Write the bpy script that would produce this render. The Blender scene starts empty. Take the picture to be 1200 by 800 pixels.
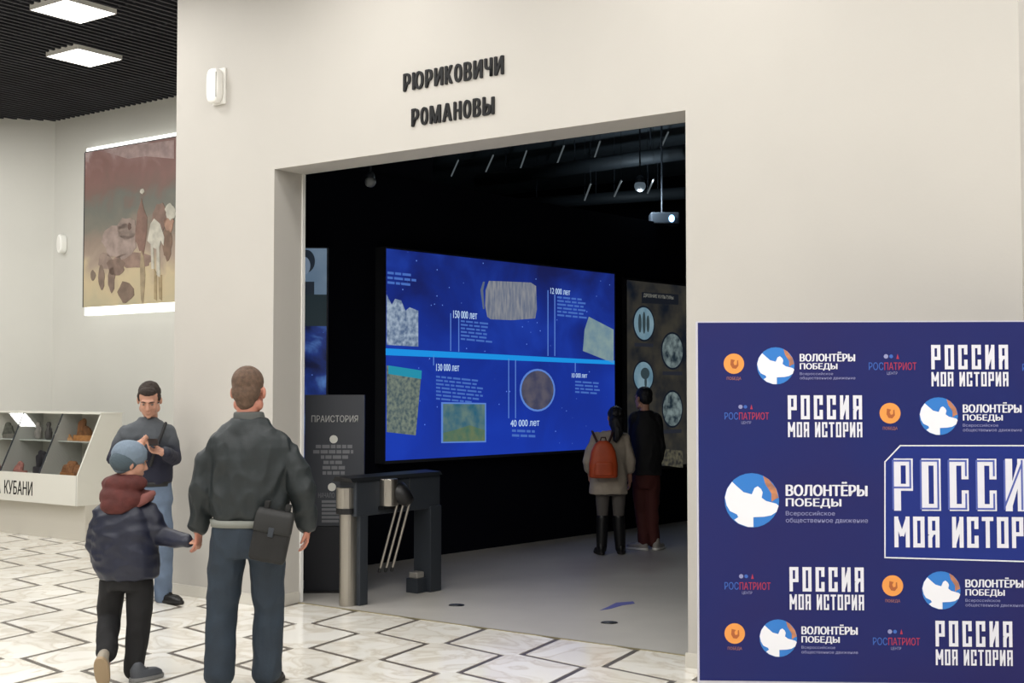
import bpy, bmesh, math, random
from math import sin, cos, pi, radians as R
from mathutils import Vector as V, Matrix as MX, noise as NZ
random.seed(7)
SC = bpy.context.scene
COL = SC.collection

# ---------------------------------------------------------------- camera, world, exposure, ceiling light power
F = 1500.0; EYE = 1.65; TILT = math.atan(56 / F)
cam = bpy.data.cameras.new('camera'); camo = bpy.data.objects.new('camera', cam); COL.objects.link(camo)
cam.sensor_width = 36; cam.lens = F / 1200 * 36; cam.clip_end = 100
camo.location = (0, 0, EYE); camo.rotation_euler = (pi / 2 + TILT, 0, 0)
SC.camera = camo
SC.view_settings.view_transform = 'Standard'; SC.view_settings.look = 'None'
SC.view_settings.gamma = 1; SC.view_settings.use_curve_mapping = False
SC.view_settings.exposure = 0.0
world = bpy.data.worlds.new('world'); SC.world = world; world.use_nodes = True
world.node_tree.nodes['Background'].inputs[0].default_value = (.9, .95, 1, 1)
world.node_tree.nodes['Background'].inputs[1].default_value = 0.03
GLOBE_FILL_W = 42.0           # fill light added at the gallery globe
PANEL_W = 19.0          # watts of each hall ceiling panel
WARM = (1, .985, .965)

# ---------------------------------------------------------------- geometry of the place
# a sight line through a picture point, used to survey where things stand
def ray(x, y):
    v = -(y - 400) / F
    return V(((x - 600) / F, cos(TILT) - v * sin(TILT), sin(TILT) + v * cos(TILT)))
def at(x, y, Y):                      # the point of the sight line at distance Y
    r = ray(x, y); return V((0, 0, EYE)) + r * (Y / r.y)
def on(x, y, h=0):                    # where the sight line meets height h
    r = ray(x, y); return V((0, 0, EYE)) + r * ((h - EYE) / r.z)
A = V((-1.6214, 9.9953, 0)); D = V((.81055, -.58567, 0)); N = V((.58567, .81055, 0))
YAW = math.atan2(D.y, D.x)
def uw(u, w, z=0): return A + D * u + N * w + V((0, 0, z))
def back(p): q = V((p.x, p.y, 0)) - A; return q.dot(D), q.dot(N)
def wl(x, y, w):                      # sight line meets the plane at depth w of the entrance wall
    r = ray(x, y); t = (A.dot(N) + w) / (r.x * N.x + r.y * N.y); p = V((0, 0, EYE)) + r * t
    return back(p)[0], p.z
CEIL = 5.07; TH = .313; OPEN_L = -.02; OPEN_R = 3.52; OPEN_H = 3.335; UL = -1.17; UR = 5.455; WP = 2.6

# ---------------------------------------------------------------- materials
def lin(c):
    if isinstance(c, str): c = [int(c[i:i + 2], 16) / 255 for i in (0, 2, 4)]
    return tuple(x / 12.92 if x <= .04045 else ((x + .055) / 1.055) ** 2.4 for x in c) + (1,)
MATS = {}
def mat(name, color, rough=.6, metal=0, var=0, vscale=4, bump=0, bscale=40, emit=None, estr=1, spec=None, alpha=None, trans=0, stretch=None, color2=None, coat=0):
    if name in MATS: return MATS[name]
    m = bpy.data.materials.new(name); m.use_nodes = True; nt = m.node_tree; b = nt.nodes['Principled BSDF']
    b.inputs['Base Color'].default_value = lin(color); b.inputs['Roughness'].default_value = rough; b.inputs['Metallic'].default_value = metal
    if spec is not None: b.inputs['Specular IOR Level'].default_value = spec
    if coat: b.inputs['Coat Weight'].default_value = coat
    tc = nt.nodes.new('ShaderNodeTexCoord'); mp = nt.nodes.new('ShaderNodeMapping')
    nt.links.new(tc.outputs['Object'], mp.inputs[0])
    if stretch: mp.inputs['Scale'].default_value = stretch
    src = None
    if var or color2:
        n = nt.nodes.new('ShaderNodeTexNoise'); n.inputs['Scale'].default_value = vscale; n.inputs['Detail'].default_value = 5
        r = nt.nodes.new('ShaderNodeValToRGB'); c1 = lin(color)
        c2 = lin(color2) if color2 else tuple(min(1, x * (1 + var)) for x in c1[:3]) + (1,)
        c0 = c1 if color2 else tuple(x * (1 - var) for x in c1[:3]) + (1,)
        r.color_ramp.elements[0].position = .35; r.color_ramp.elements[1].position = .65
        r.color_ramp.elements[0].color = c0; r.color_ramp.elements[1].color = c2
        nt.links.new(mp.outputs[0], n.inputs['Vector']); nt.links.new(n.outputs[0], r.inputs[0]); nt.links.new(r.outputs[0], b.inputs['Base Color']); src = r
    if bump:
        n = nt.nodes.new('ShaderNodeTexNoise'); n.inputs['Scale'].default_value = bscale; n.inputs['Detail'].default_value = 4
        bp = nt.nodes.new('ShaderNodeBump'); bp.inputs['Strength'].default_value = bump; bp.inputs['Distance'].default_value = .01
        nt.links.new(mp.outputs[0], n.inputs['Vector']); nt.links.new(n.outputs[0], bp.inputs['Height']); nt.links.new(bp.outputs[0], b.inputs['Normal'])
    if emit:
        b.inputs['Base Color'].default_value = (0, 0, 0, 1)
        b.inputs['Emission Strength'].default_value = estr; b.inputs['Emission Color'].default_value = lin(emit)
        if src:
            for l in list(nt.links):
                if l.to_socket == b.inputs['Base Color']: nt.links.remove(l)
            nt.links.new(src.outputs[0], b.inputs['Emission Color'])
    if trans: b.inputs['Transmission Weight'].default_value = trans
    MATS[name] = m; return m
def pic(name, c1, c2, scale=6, estr=1.0, stretch=None):       # a lit picture on a screen
    return mat(name, c1, .4, emit=c1, color2=c2, vscale=scale, estr=estr, stretch=stretch)

M_wall = mat('warm white plaster', 'bbb7b0', .62, var=.015, vscale=1.5, bump=.04, bscale=60)
M_wall2 = mat('cool white plaster', 'c9c8c1', .62, var=.015, vscale=1.5, bump=.04, bscale=60)
M_base = mat('white baseboard', 'cbc7bd', .4)
M_strip = mat('dark inlay strip', '58514a', .3, var=.15, vscale=5)
M_black = mat('matte navy black', '080a15', .9, spec=.12)
M_dceil = mat('dark gallery ceiling', '545c62', .9, spec=.2)
M_slat = mat('black ceiling slat', '24252b', .7, var=.2, vscale=3)
M_plen = mat('black plenum', '101114', .95)
M_glow = mat('lamp diffuser', 'ffffff', .5, emit=(1, .985, .95), estr=6)
M_white = mat('white plastic', 'e6e4de', .4)
M_steel = mat('brushed steel', 'b9b4ab', .32, metal=1, bump=.05, bscale=200)
M_dmetal = mat('dark grey coated metal', '363b42', .45, metal=.3)
M_blackp = mat('black plastic', '0b0b0d', .45)
M_letter = mat('gloss black letter', '060607', .38, spec=.25)
def marble():
    m = bpy.data.materials.new('polished marble'); m.use_nodes = True; nt = m.node_tree; b = nt.nodes['Principled BSDF']
    tc = nt.nodes.new('ShaderNodeTexCoord'); oi = nt.nodes.new('ShaderNodeObjectInfo'); ad = nt.nodes.new('ShaderNodeVectorMath'); ad.operation = 'ADD'
    sc = nt.nodes.new('ShaderNodeVectorMath'); sc.operation = 'SCALE'; sc.inputs['Scale'].default_value = 37
    cx = nt.nodes.new('ShaderNodeCombineXYZ'); nt.links.new(oi.outputs['Random'], cx.inputs[0]); nt.links.new(oi.outputs['Random'], cx.inputs[1])
    nt.links.new(cx.outputs[0], sc.inputs[0]); nt.links.new(tc.outputs['Object'], ad.inputs[0]); nt.links.new(sc.outputs[0], ad.inputs[1])
    n = nt.nodes.new('ShaderNodeTexNoise'); n.inputs['Scale'].default_value = 2.2; n.inputs['Detail'].default_value = 8; n.inputs['Distortion'].default_value = 1.6
    r = nt.nodes.new('ShaderNodeValToRGB'); e = r.color_ramp.elements
    e[0].position = .42; e[0].color = lin('e8e4da'); e[1].position = .56; e[1].color = lin('efece4')
    x = e.new(.485); x.color = lin('d8d0c2'); x = e.new(.5); x.color = lin('e2dccf')
    nt.links.new(ad.outputs[0], n.inputs['Vector']); nt.links.new(n.outputs[0], r.inputs[0]); nt.links.new(r.outputs[0], b.inputs['Base Color'])
    b.inputs['Roughness'].default_value = .13
    return m
M_marble = marble()
M_gfloor = mat('grey gallery vinyl', 'b3afa8', .38, var=.03, vscale=3)

# ---------------------------------------------------------------- mesh builder
class G:
    def __init__(s): s.v = []; s.f = []; s.T = MX.Identity(4)
    def add(s, vs, fs):
        n = len(s.v); s.v += [s.T @ V(p) for p in vs]; s.f += [tuple(i + n for i in f) for f in fs]; return s
    def box(s, a, b, fr=None):
        x0, y0, z0 = a; x1, y1, z1 = b
        vs = [V((x, y, z)) for z in (z0, z1) for x, y in ((x0, y0), (x1, y0), (x1, y1), (x0, y1))]
        if fr: vs = [fr @ p for p in vs]
        return s.add(vs, [(3, 2, 1, 0), (4, 5, 6, 7), (0, 1, 5, 4), (1, 2, 6, 5), (2, 3, 7, 6), (3, 0, 4, 7)])
    def uwbox(s, u0, u1, w0, w1, z0, z1):
        return s.prism([uw(u0, w0), uw(u1, w0), uw(u1, w1), uw(u0, w1)], z0, z1)
    def prism(s, pts, z0, z1):
        n = len(pts); vs = [V((p[0], p[1], z0)) for p in pts] + [V((p[0], p[1], z1)) for p in pts]
        return s.add(vs, [tuple(reversed(range(n))), tuple(range(n, 2 * n))] + [(i, (i + 1) % n, n + (i + 1) % n, n + i) for i in range(n)])
    def plate(s, pts, fr, y0, y1):    # outline in the x,z plane of a frame, with thickness
        n = len(pts); vs = [fr @ V((p[0], y0, p[1])) for p in pts] + [fr @ V((p[0], y1, p[1])) for p in pts]
        return s.add(vs, [tuple(range(n)), tuple(reversed(range(n, 2 * n)))] + [(i, n + i, n + (i + 1) % n, (i + 1) % n) for i in range(n)])
    def ell(s, c, r, rot=None, seg=16):
        c = V(c); r = r if hasattr(r, '__len__') else (r, r, r); h = seg // 2; vs = []; fs = []
        for i in range(1, h):
            a = pi * i / h
            for j in range(seg):
                b = 2 * pi * j / seg; p = V((r[0] * sin(a) * cos(b), r[1] * sin(a) * sin(b), r[2] * cos(a)))
                vs.append(c + (rot @ p if rot else p))
        t = V((0, 0, r[2])); t = rot @ t if rot else t; vs += [c + t, c - t]; T = len(vs) - 2
        for i in range(h - 2):
            for j in range(seg):
                k = (j + 1) % seg; fs.append((i * seg + j, (i + 1) * seg + j, (i + 1) * seg + k, i * seg + k))
        for j in range(seg):
            k = (j + 1) % seg; fs.append((T, j, k)); fs.append((T + 1, (h - 2) * seg + k, (h - 2) * seg + j))
        return s.add(vs, fs)
    def tube(s, pts, rad, seg=14, ends=True):          # round-ended tapering tube along a polyline
        pts = [V(p) for p in pts]; rad = list(rad) if hasattr(rad, '__len__') else [rad] * len(pts)
        rings = []
        for i, p in enumerate(pts):
            t = (pts[min(i + 1, len(pts) - 1)] - pts[max(i - 1, 0)]).normalized()
            a = t.orthogonal().normalized() if i == 0 else (ax - t * ax.dot(t)).normalized()
            ax = a; b = t.cross(a); rings.append((p, a, b, t))
        vs = []; K = []
        if ends:
            p, a, b, t = rings[0]
            for q in (80, 50, 20): K.append((p - t * rad[0] * sin(R(q)), a, b, rad[0] * cos(R(q))))
        for (p, a, b, t), r in zip(rings, rad): K.append((p, a, b, r))
        if ends:
            p, a, b, t = rings[-1]
            for q in (20, 50, 80): K.append((p + t * rad[-1] * sin(R(q)), a, b, rad[-1] * cos(R(q))))
        for p, a, b, r in K:
            for j in range(seg): w = 2 * pi * j / seg; vs.append(p + a * (r * cos(w)) + b * (r * sin(w)))
        n = len(K); fs = [(i * seg + j, i * seg + (j + 1) % seg, (i + 1) * seg + (j + 1) % seg, (i + 1) * seg + j) for i in range(n - 1) for j in range(seg)]
        fs += [tuple(reversed(range(seg))), tuple(range((n - 1) * seg, n * seg))]
        return s.add(vs, fs)
    def loft(s, rings, yaw=0, seg=28, e=2.0):          # level oval slices: (centre, rx, ry)
        vs = []; c_, s_ = cos(yaw), sin(yaw)
        for c, rx, ry in rings:
            for j in range(seg):
                a = 2 * pi * j / seg; x = rx * math.copysign(abs(cos(a)) ** (2 / e), cos(a)); y = ry * math.copysign(abs(sin(a)) ** (2 / e), sin(a))
                vs.append(V(c) + V((x * c_ - y * s_, x * s_ + y * c_, 0)))
        n = len(rings); up = rings[-1][0][2] > rings[0][0][2]
        fs = [(i * seg + j, i * seg + (j + 1) % seg, (i + 1) * seg + (j + 1) % seg, (i + 1) * seg + j) for i in range(n - 1) for j in range(seg)]
        fs += [tuple(reversed(range(seg))), tuple(range((n - 1) * seg, n * seg))]
        if not up: fs = [tuple(reversed(f)) for f in fs]
        return s.add(vs, fs)
    def build(s, name, m, root=None, vox=0, smooth=0, fold=0, fscale=(9, 9, 4), shade=None, bev=0, kind=None, label=None):
        me = bpy.data.meshes.new(name); me.from_pydata(s.v, [], s.f); me.update()
        if vox:
            o = bpy.data.objects.new('tmp', me); COL.objects.link(o)
            q = o.modifiers.new('r', 'REMESH'); q.mode = 'VOXEL'; q.voxel_size = vox; q.adaptivity = 0
            if smooth: q = o.modifiers.new('s', 'SMOOTH'); q.factor = .5; q.iterations = smooth
            dg = bpy.context.evaluated_depsgraph_get(); m2 = bpy.data.meshes.new_from_object(o.evaluated_get(dg))
            bpy.data.objects.remove(o); bpy.data.meshes.remove(me); me = m2; me.name = name
            if fold:
                nr = [v.normal.copy() for v in me.vertices]
                for v, n_ in zip(me.vertices, nr):
                    p = v.co; q = V((p.x * fscale[0], p.y * fscale[1], p.z * fscale[2]))
                    f = 1 - 2 * abs(NZ.noise(q)) * 1.4; f += .35 * NZ.noise(q * 2.7)
                    v.co = p + n_ * (f * fold)
            shade = True if shade is None else shade
        if bev:
            bm = bmesh.new(); bm.from_mesh(me); bmesh.ops.remove_doubles(bm, verts=bm.verts, dist=1e-5)
            bmesh.ops.bevel(bm, geom=[x for x in bm.edges if x.is_manifold and x.calc_face_angle(0) > .5], offset=bev, segments=2, affect='EDGES', profile=.6); bm.to_mesh(me); bm.free()
        r = root
        if root is not None:
            top = root
            while top.parent: top = top.parent
            me.transform(ROOT[top.name])
        if shade:
            for p in me.polygons: p.use_smooth = True
        me.materials.clear(); me.materials.append(m)
        o = bpy.data.objects.new(name, me); COL.objects.link(o)
        if root is not None: o.parent = root
        if kind: o['kind'] = kind
        if label: o['label'] = label
        return o
ROOT = {}
def root(name, label, cat, loc, rz=0, group=None):
    o = bpy.data.objects.new(name, None); COL.objects.link(o); o.location = loc; o.rotation_euler = (0, 0, rz); o.empty_display_size = .1
    o['label'] = label; o['category'] = cat
    if group: o['group'] = group
    ROOT[o.name] = (MX.Translation(V(loc)) @ MX.Rotation(rz, 4, 'Z')).inverted()
    return o
def tag(o, label, cat, group=None):
    o['label'] = label; o['category'] = cat
    if group: o['group'] = group
    return o
def struct(g, name, m, **k):
    o = g.build(name, m, None, **k); o['kind'] = 'structure'; ROOT[o.name] = MX.Identity(4); return o
def frame(o, xdir):       # x along xdir, y away from the viewer's side, z up
    x = V((xdir[0], xdir[1], 0)).normalized(); y = V((-x.y, x.x, 0))
    m = MX.Identity(4); m.col[0][:3] = x; m.col[1][:3] = y; m.col[2][:3] = (0, 0, 1); m.col[3][:3] = o; return m
class Board:              # an upright plane in the place
    def __init__(s, o, xdir): s.fr = frame(V(o), xdir); s.o = V(o); s.n = s.fr.col[1].to_3d(); s.x = s.fr.col[0].to_3d()
    def p(s, x, y):
        r = ray(x, y); c = V((0, 0, EYE)); t = (s.o - c).dot(s.n) / r.dot(s.n); q = c + r * t - s.o
        return q.dot(s.x), q.z
def text_mesh(body, x0, z0, w, h, bold=0, ext=0, shear=0):
    c = bpy.data.curves.new('lettering', 'FONT'); c.body = body; c.size = 1;  c.extrude = 0; c.shear = shear; c.resolution_u = 3
    o = bpy.data.objects.new('tmp', c); COL.objects.link(o)
    me = bpy.data.meshes.new_from_object(o.evaluated_get(bpy.context.evaluated_depsgraph_get())); bpy.data.objects.remove(o)
    xs = [v.co.x for v in me.vertices]; ys = [v.co.y for v in me.vertices]
    a, b, c0, d = min(xs), max(xs), min(ys), max(ys)
    vs = [(x0 + (v.co.x - a) / (b - a) * w, z0 + (v.co.y - c0) / (d - c0) * h) for v in me.vertices]
    fs = [tuple(p.vertices) for p in me.polygons]
    ed = {}
    for f in fs:
        for i in range(len(f)):
            k = (f[i], f[(i + 1) % len(f)]); ed[k] = 1
    rim = [k for k in ed if (k[1], k[0]) not in ed]
    return vs, fs, rim
def text(g, fr, body, x0, z0, w, h, y=0, bold=0, ext=0, shear=0):
    body = body.replace('Ы', 'ЬI')
    if bold > .012:                      # heavier strokes: the outline repeated a hair to each side
        bold -= .012; q = h * bold * .75
        for k in (-1, 0, 1): text(g, fr, body, x0 + q + k * q, z0 + (q * .3 if k else 0), w - 2 * q, h - (q * .6 if k else 0), y - k * .00004, 0.0119, ext, shear)
        return
    vs, fs, rim = text_mesh(body, x0, z0, w, h, bold, ext, shear); n = len(vs)
    g.add([fr @ V((a, y - ext, b)) for a, b in vs], fs)
    if ext:
        g.add([fr @ V((a, y - ext, b)) for a, b in vs] + [fr @ V((a, y, b)) for a, b in vs], [(k[1], k[0], k[0] + n, k[1] + n) for k in rim])
GL = {  # narrow lettering drawn with strokes in a 1 x 1 cell
 'Р': [[(0, 0), (0, 1), (1, 1), (1, .44), (0, .44)]], 'О': [[(0, 0), (0, 1), (1, 1), (1, 0), (0, 0)]],
 'С': [[(1, .7), (1, 1), (0, 1), (0, 0), (1, 0), (1, .3)]], 'И': [[(0, 1), (0, 0)], [(0, .05), (1, .95)], [(1, 1), (1, 0)]],
 'Я': [[(1, 0), (1, 1), (0, 1), (0, .48), (1, .48)], [(.35, .48), (0, .3), (0, 0)]], 'М': [[(0, 0), (0, 1), (.5, .35), (1, 1), (1, 0)]],
 'Т': [[(0, 1), (1, 1)], [(.5, 1), (.5, 0)]], ' ': []}
def strokes(g, fr, body, x0, z0, w, h, th, y=0, gap=.45, inset=0):
    ws = [.5 if c == ' ' else (1.35 if c == 'М' else 1) for c in body]; tot = sum(ws) + gap * (len(body) - 1); un = (w - 0) / tot; x = x0
    for c, cw in zip(body, ws):
        t = th / 2; lx, hx = x + t, x + cw * un - t
        for pl in GL[c]:
            P = [(lx + (hx - lx) * a, z0 + t + (h - 2 * t) * b) for a, b in pl]
            for (a, b), (c1, d) in zip(P, P[1:]):
                L = math.hypot(c1 - a, d - b); ux, uz = (c1 - a) / L, (d - b) / L; q = t * .98; ex = t if (abs(ux) < .01 or abs(uz) < .01) else 0
                a_, b_, c_, d_ = a - ux * ex, b - uz * ex, c1 + ux * ex, d + uz * ex
                y -= .00003
                g.add([fr @ V((p, y, r)) for p, r in ((a_ + uz * q, b_ - ux * q), (c_ + uz * q, d_ - ux * q), (c_ - uz * q, d_ + ux * q), (a_ - uz * q, b_ + ux * q))], [(0, 1, 2, 3)])
        x += (cw + gap) * un
def disc(g, fr, x, z, r, y0, y1, seg=28, a0=0, a1=2 * pi, rz=None):
    rz = rz or r
    g.plate([(x + r * cos(a0 + (a1 - a0) * i / seg), z + rz * sin(a0 + (a1 - a0) * i / seg)) for i in range(seg)], fr, y0, y1)

# ================================================================= SETTING
FLOOR = struct(G().box((-18.5, -3, -.12), (9, 19, -.003)), 'floor', M_strip)
PU, PW, PO, DEL, ST = .604, .63, -.01, .046, .020
def hexa():
    a, b, d, s = PU / 2, PW / 2, DEL, ST
    pts = [(-a + d, -b + d), (a - d, -b - d), (a + d, -b + d), (a - d, b - d), (-a + d, b + d), (-a - d, b - d)]
    sh = []                       # move the four strip edges inwards by half a strip, keep the two joint edges
    n = 6; E = []
    for i in range(n):
        p, q = V(pts[i] + (0,)), V(pts[(i + 1) % n] + (0,)); t = (q - p).normalized(); nrm = V((-t.y, t.x, 0))
        off = .0006 if i in (1, 4) else s; E.append((p + nrm * off, t))
    for i in range(n):
        (p, t), (q, r) = E[i - 1], E[i]; den = t.x * r.y - t.y * r.x; k = ((q.x - p.x) * r.y - (q.y - p.y) * r.x) / den; c = p + t * k; sh.append((c.x, c.y))
    return sh
HX = hexa()
tile_me = None; rest = G(); C2x = -8.2
rot = MX.Rotation(YAW, 4, 'Z')
def seen(p):
    r = MX.Rotation(-TILT, 3, 'X') @ (p - V((0, 0, EYE)))
    if r.y < .5: return False
    return -45 < 600 + F * r.x / r.y < 1240 and 400 - F * r.z / r.y < 850
for i in range(-44, 24):
    for j in range(-32, 10):
        u = .045 + (i + .5) * PU; w = PO + (j + .5) * PW; p = uw(u, w)
        if not (-18.2 < p.x < 8.6 and -2.6 < p.y < 18.7): continue
        if w > .05 and UL - .1 < u < UR + .2: continue
        if u > 5.6 and w > 1.2 or p.x > C2x and (w > WP + .1 or p.y > 16.6 + (p.x + 6) * .25): continue
        if seen(p) and u < 4.6:
            if tile_me is None:
                g = G(); g.prism([(a, b) for a, b in HX], -.003, 0); o = g.build('tile', M_marble, FLOOR); tile_me = o.data
            else:
                o = bpy.data.objects.new('tile', tile_me); COL.objects.link(o); o.parent = FLOOR
            o.location = p; o.rotation_euler = (0, 0, YAW)
        else:
            g = rest; g.prism([(rot @ V((a, b, 0)) + p) for a, b in HX], -.003, 0)
rest.build('tile', M_marble, FLOOR, kind='stuff')

gf = G().uwbox(UL, UR, -.035, WP + .2, -.002, .003).uwbox(-9.5, UR, WP + .2, 10.5, -.002, .003); struct(gf, 'floor', M_gfloor)
tr = G().uwbox(OPEN_L, OPEN_R, -.045, -.03, -.002, .005); struct(tr, 'trim_1', mat('brass edging', 'a39a7c', .4, metal=.5))
wf = G().uwbox(UL, OPEN_L, -TH, 0, 0, CEIL + .2).uwbox(OPEN_R, UR, -TH, 0, 0, CEIL + .2).uwbox(OPEN_L, OPEN_R, -TH, 0, OPEN_H, CEIL + .2)
struct(wf, 'wall_front', M_wall)
bb = G().uwbox(UL - .012, OPEN_L + .012, -TH - .015, -TH, .001, .085).uwbox(OPEN_R - .012, UR + .01, -TH - .015, -TH, .001, .085)
bb.uwbox(OPEN_L, OPEN_L + .012, -TH, -.03, .001, .085).uwbox(OPEN_R - .012, OPEN_R, -TH, -.03, .001, .085)
struct(bb, 'baseboard_front', M_base)
struct(G().uwbox(OPEN_L, OPEN_L + .012, -.02, .01, .004, OPEN_H), 'trim_2', mat('white edge profile', 'e9e8e4', .25))
# the return of the entrance wall and the picture wall of the left hall
cu = wl(65, 142, WP)[0]
C0 = uw(cu, WP); C1 = on(0, 139, CEIL); C1.z = 0; dl = (C1 - C0).normalized(); C2 = C0 + dl * 2.3; nl = V((-dl.y, dl.x, 0)); nl = nl if nl.y > 0 else -nl
struct(G().uwbox(cu, UL, WP, WP + .2, 0, CEIL + .2), 'wall_back', M_wall2)
struct(G().prism([C0, C0 + nl * .2, C2 + nl * .2, C2], 0, CEIL + .2), 'wall_left', M_wall2)
struct(G().prism([C2 - V((.001, 0, 0)), V((C2.x - .001, 19, 0)), V((C2.x + .2, 19, 0)), C2 + V((.2, .1, 0))], 0, CEIL + .2), 'wall_left', M_wall2)
struct(G().box((-18.5, 19, 0), (C2.x, 19.2, CEIL + .2)), 'wall_back', M_wall2)
struct(G().uwbox(UL, UL + .12, 0.002, WP, 0, CEIL + .2), 'wall_left', M_wall2)
struct(G().uwbox(UR - .12, UR, .002, 10.5, 0, CEIL + .2), 'wall_right', M_wall)
struct(G().uwbox(UR, 9, 2.4, 2.6, 0, CEIL + .2), 'wall_right', M_wall)
struct(G().box((-18.5, -3.2, 0), (9, -3, CEIL + .2)), 'wall_back', M_wall)
struct(G().box((8.8, -3, 0), (9, 9, CEIL + .2)), 'wall_right', M_wall)
struct(G().box((-18.7, -3, 0), (-18.5, 19.2, CEIL + .2)), 'wall_left', M_wall)
# hall ceiling of black slats under a black plenum
cl = struct(G().box((-18.5, -3, CEIL + .25), (9, 19, CEIL + .4)), 'ceiling', M_plen)
sl = G()
k = -17.6
while k < 9.5:
    w1 = WP if k < UL else -TH
    sl.uwbox(k, k + .03, -14, w1 if k > -8.6 else 6, CEIL, CEIL + .05); k += .1
k = -13.8
while k < WP:
    sl.uwbox(-17.6, UL if k > -TH else 9.4, k, k + .02, CEIL + .015, CEIL + .045); k += .6
sl.build('slat', M_slat, cl, kind='stuff')

# ---------------------------------------------------------------- gallery shell
EX = V((.66, .7513, 0)).normalized(); PN = V((EX.y, -EX.x, 0)); P1 = V((-.725, 12.8, 0))
def ps(s, n=0, z=0): return P1 + EX * s + PN * n + V((0, 0, z))
struct(G().prism([ps(-2.55), ps(7.2), ps(7.2, -.15), ps(-2.55, -.15)], 0, 3.7), 'wall_gallery', M_black)
g = G().uwbox(UL + .121, OPEN_L, .001, .02, 0, CEIL).uwbox(OPEN_R, UR - .121, .001, .02, 0, CEIL).uwbox(OPEN_L, OPEN_R, .001, .02, OPEN_H + .002, CEIL)
g.uwbox(UL + .121, UL + .14, .021, WP + .2, 0, CEIL).uwbox(-9.5, UL + .14, WP + .201, WP + .22, 0, CEIL).uwbox(-9.52, -9.5, WP + .2, 10.4, 0, CEIL).uwbox(UR - .14, UR - .121, .021, 10.4, 0, CEIL)
struct(g, 'wall_gallery', M_black)
struct(G().uwbox(-9.5, UR - .14, 10.4, 10.6, 0, CEIL + .2), 'wall_gallery', M_black)
gc = struct(G().uwbox(UL + .14, UR - .14, .021, WP + .22, CEIL - .1, CEIL).uwbox(-9.5, UR - .14, WP + .22, 10.4, CEIL - .1, CEIL), 'ceiling', M_dceil)

# ================================================================= CEILING LIGHTS
def panel_light(u, w, label):
    c = uw(u, w, CEIL); r = root('ceiling_light', label, 'ceiling light', c, YAW, 'square panels in the slatted ceiling'); h = .265
    fr = frame(c, D)
    g = G()
    for a, b, c_, d in ((-h, -h, h, -h + .008), (-h, h - .008, h, h), (-h, -h + .008, -h + .008, h - .008), (h - .008, -h + .008, h, h - .008)): g.box((a, b, -.042), (c_, d, .03), fr)
    g.build('frame', M_white, r)
    G().box((-h + .0081, -h + .0081, -.041), (h - .0081, h - .0081, .02), fr).build('diffuser', M_glow, r)
    l = bpy.data.lights.new('ceiling_lamp', 'AREA'); l.shape = 'SQUARE'; l.size = .5; l.energy = PANEL_W; l.color = WARM
    o = bpy.data.objects.new('ceiling_lamp', l); COL.objects.link(o); o.parent = r; o.location = (0, 0, -.05)
for i in range(-6, 6):
    for j in range(-6, 3):
        for k in (0, 1):
            u = -2.67 + i * 2.58 - k * 1.29; w = -.25 + j * 2.08 + k * 1.04; p = uw(u, w)
            if not (-10 < p.x < (8.6 if u > UR else 7) and -1.5 < p.y < 16.5): continue
            if u < UR + .3 and (w > .9 or (w > -.8 and u > -2.4)) or w > 2: continue
            lab = 'square glowing ceiling panel outside the view'
            if (i, j, k) == (0, 0, 0): lab = 'glowing square ceiling panel at the top edge, nearer of two'
            elif (i, j, k) == (0, 0, 1): lab = 'glowing square ceiling panel nearest the painting, farther of two'
            panel_light(u, w, lab)

# the panel that the glass of the display case mirrors
_gn = (N * -.913 + V((0, 0, .408))); _p = uw(-6.2, 1.6, 1.3); _d = (_p - V((0, 0, EYE))).normalized(); _r = _d - _gn * 2 * _d.dot(_gn); _q = _p + _r * ((CEIL - _p.z) / _r.z); _u, _w = back(_q)
panel_light(_u, _w, 'glowing ceiling panel mirrored in the display case glass')
# ================================================================= WALL THINGS
wb = Board(uw(0, -TH), D)
def wall_sign(y_base, body, px0, px1, pb0, pt0, pb1, label, nm='wall_lettering'):
    a0, z0 = wb.p(px0, pb0); a1, z1 = wb.p(px1, pb1); zt = wb.p(px0, pt0)[1]
    o = V(wb.fr @ V((a0, 0, z0))); r = root(nm, label, 'sign', o, YAW)
    tot = a1 - a0; x = a0; ws = {'Ю': 1.3, 'М': 1.25, 'Ы': 1.25, 'И': 1.0, 'А': 1.05}
    wid = [ws.get(c, .86) for c in body]; gp = .2; un = tot / (sum(wid) + gp * (len(body) - 1))
    for c, k in zip(body, wid):
        g = G(); text(g, wb.fr, c, x, z0, k * un, zt - z0, -.0006, bold=.075, ext=.012)
        g.build('letter', M_letter, r); x += (k + gp) * un
wall_sign(0, 'РЮРИКОВИЧИ', 473.5, 591, 108, 87, 87.5, 'black raised lettering РЮРИКОВИЧИ, upper line above the doorway')
wall_sign(0, 'РОМАНОВЫ', 483, 580, 149, 128, 134, 'black raised lettering РОМАНОВЫ, lower line above the doorway')
# white alarm box
a, z = wb.p(258, 102)
r = root('wall_alarm', 'white rounded alarm box high on the white wall left of the lettering', 'alarm', wb.fr @ V((a, 0, z - .15)), YAW)
g = G(); g.box((a - .07, -.02, z - .145), (a + .075, 0, z + .145), wb.fr); g.build('back_plate', M_white, r, bev=.008)
g = G()
for q in range(1): pass
n = 14; g.plate([(a - .005 + .07 * math.copysign(abs(cos(t)) ** .6, cos(t)), z + .138 * math.copysign(abs(sin(t)) ** .6, sin(t))) for t in [2 * pi * i / 24 for i in range(24)]], wb.fr, -.085, -.02)
g.build('cover', M_white, r, bev=.018)
g = G(); g.box((a + .045, -.088, z - .1), (a + .05, -.07, z + .1), wb.fr); g.build('side_slot', mat('grey slot', '8f8d88', .5), r)
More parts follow.
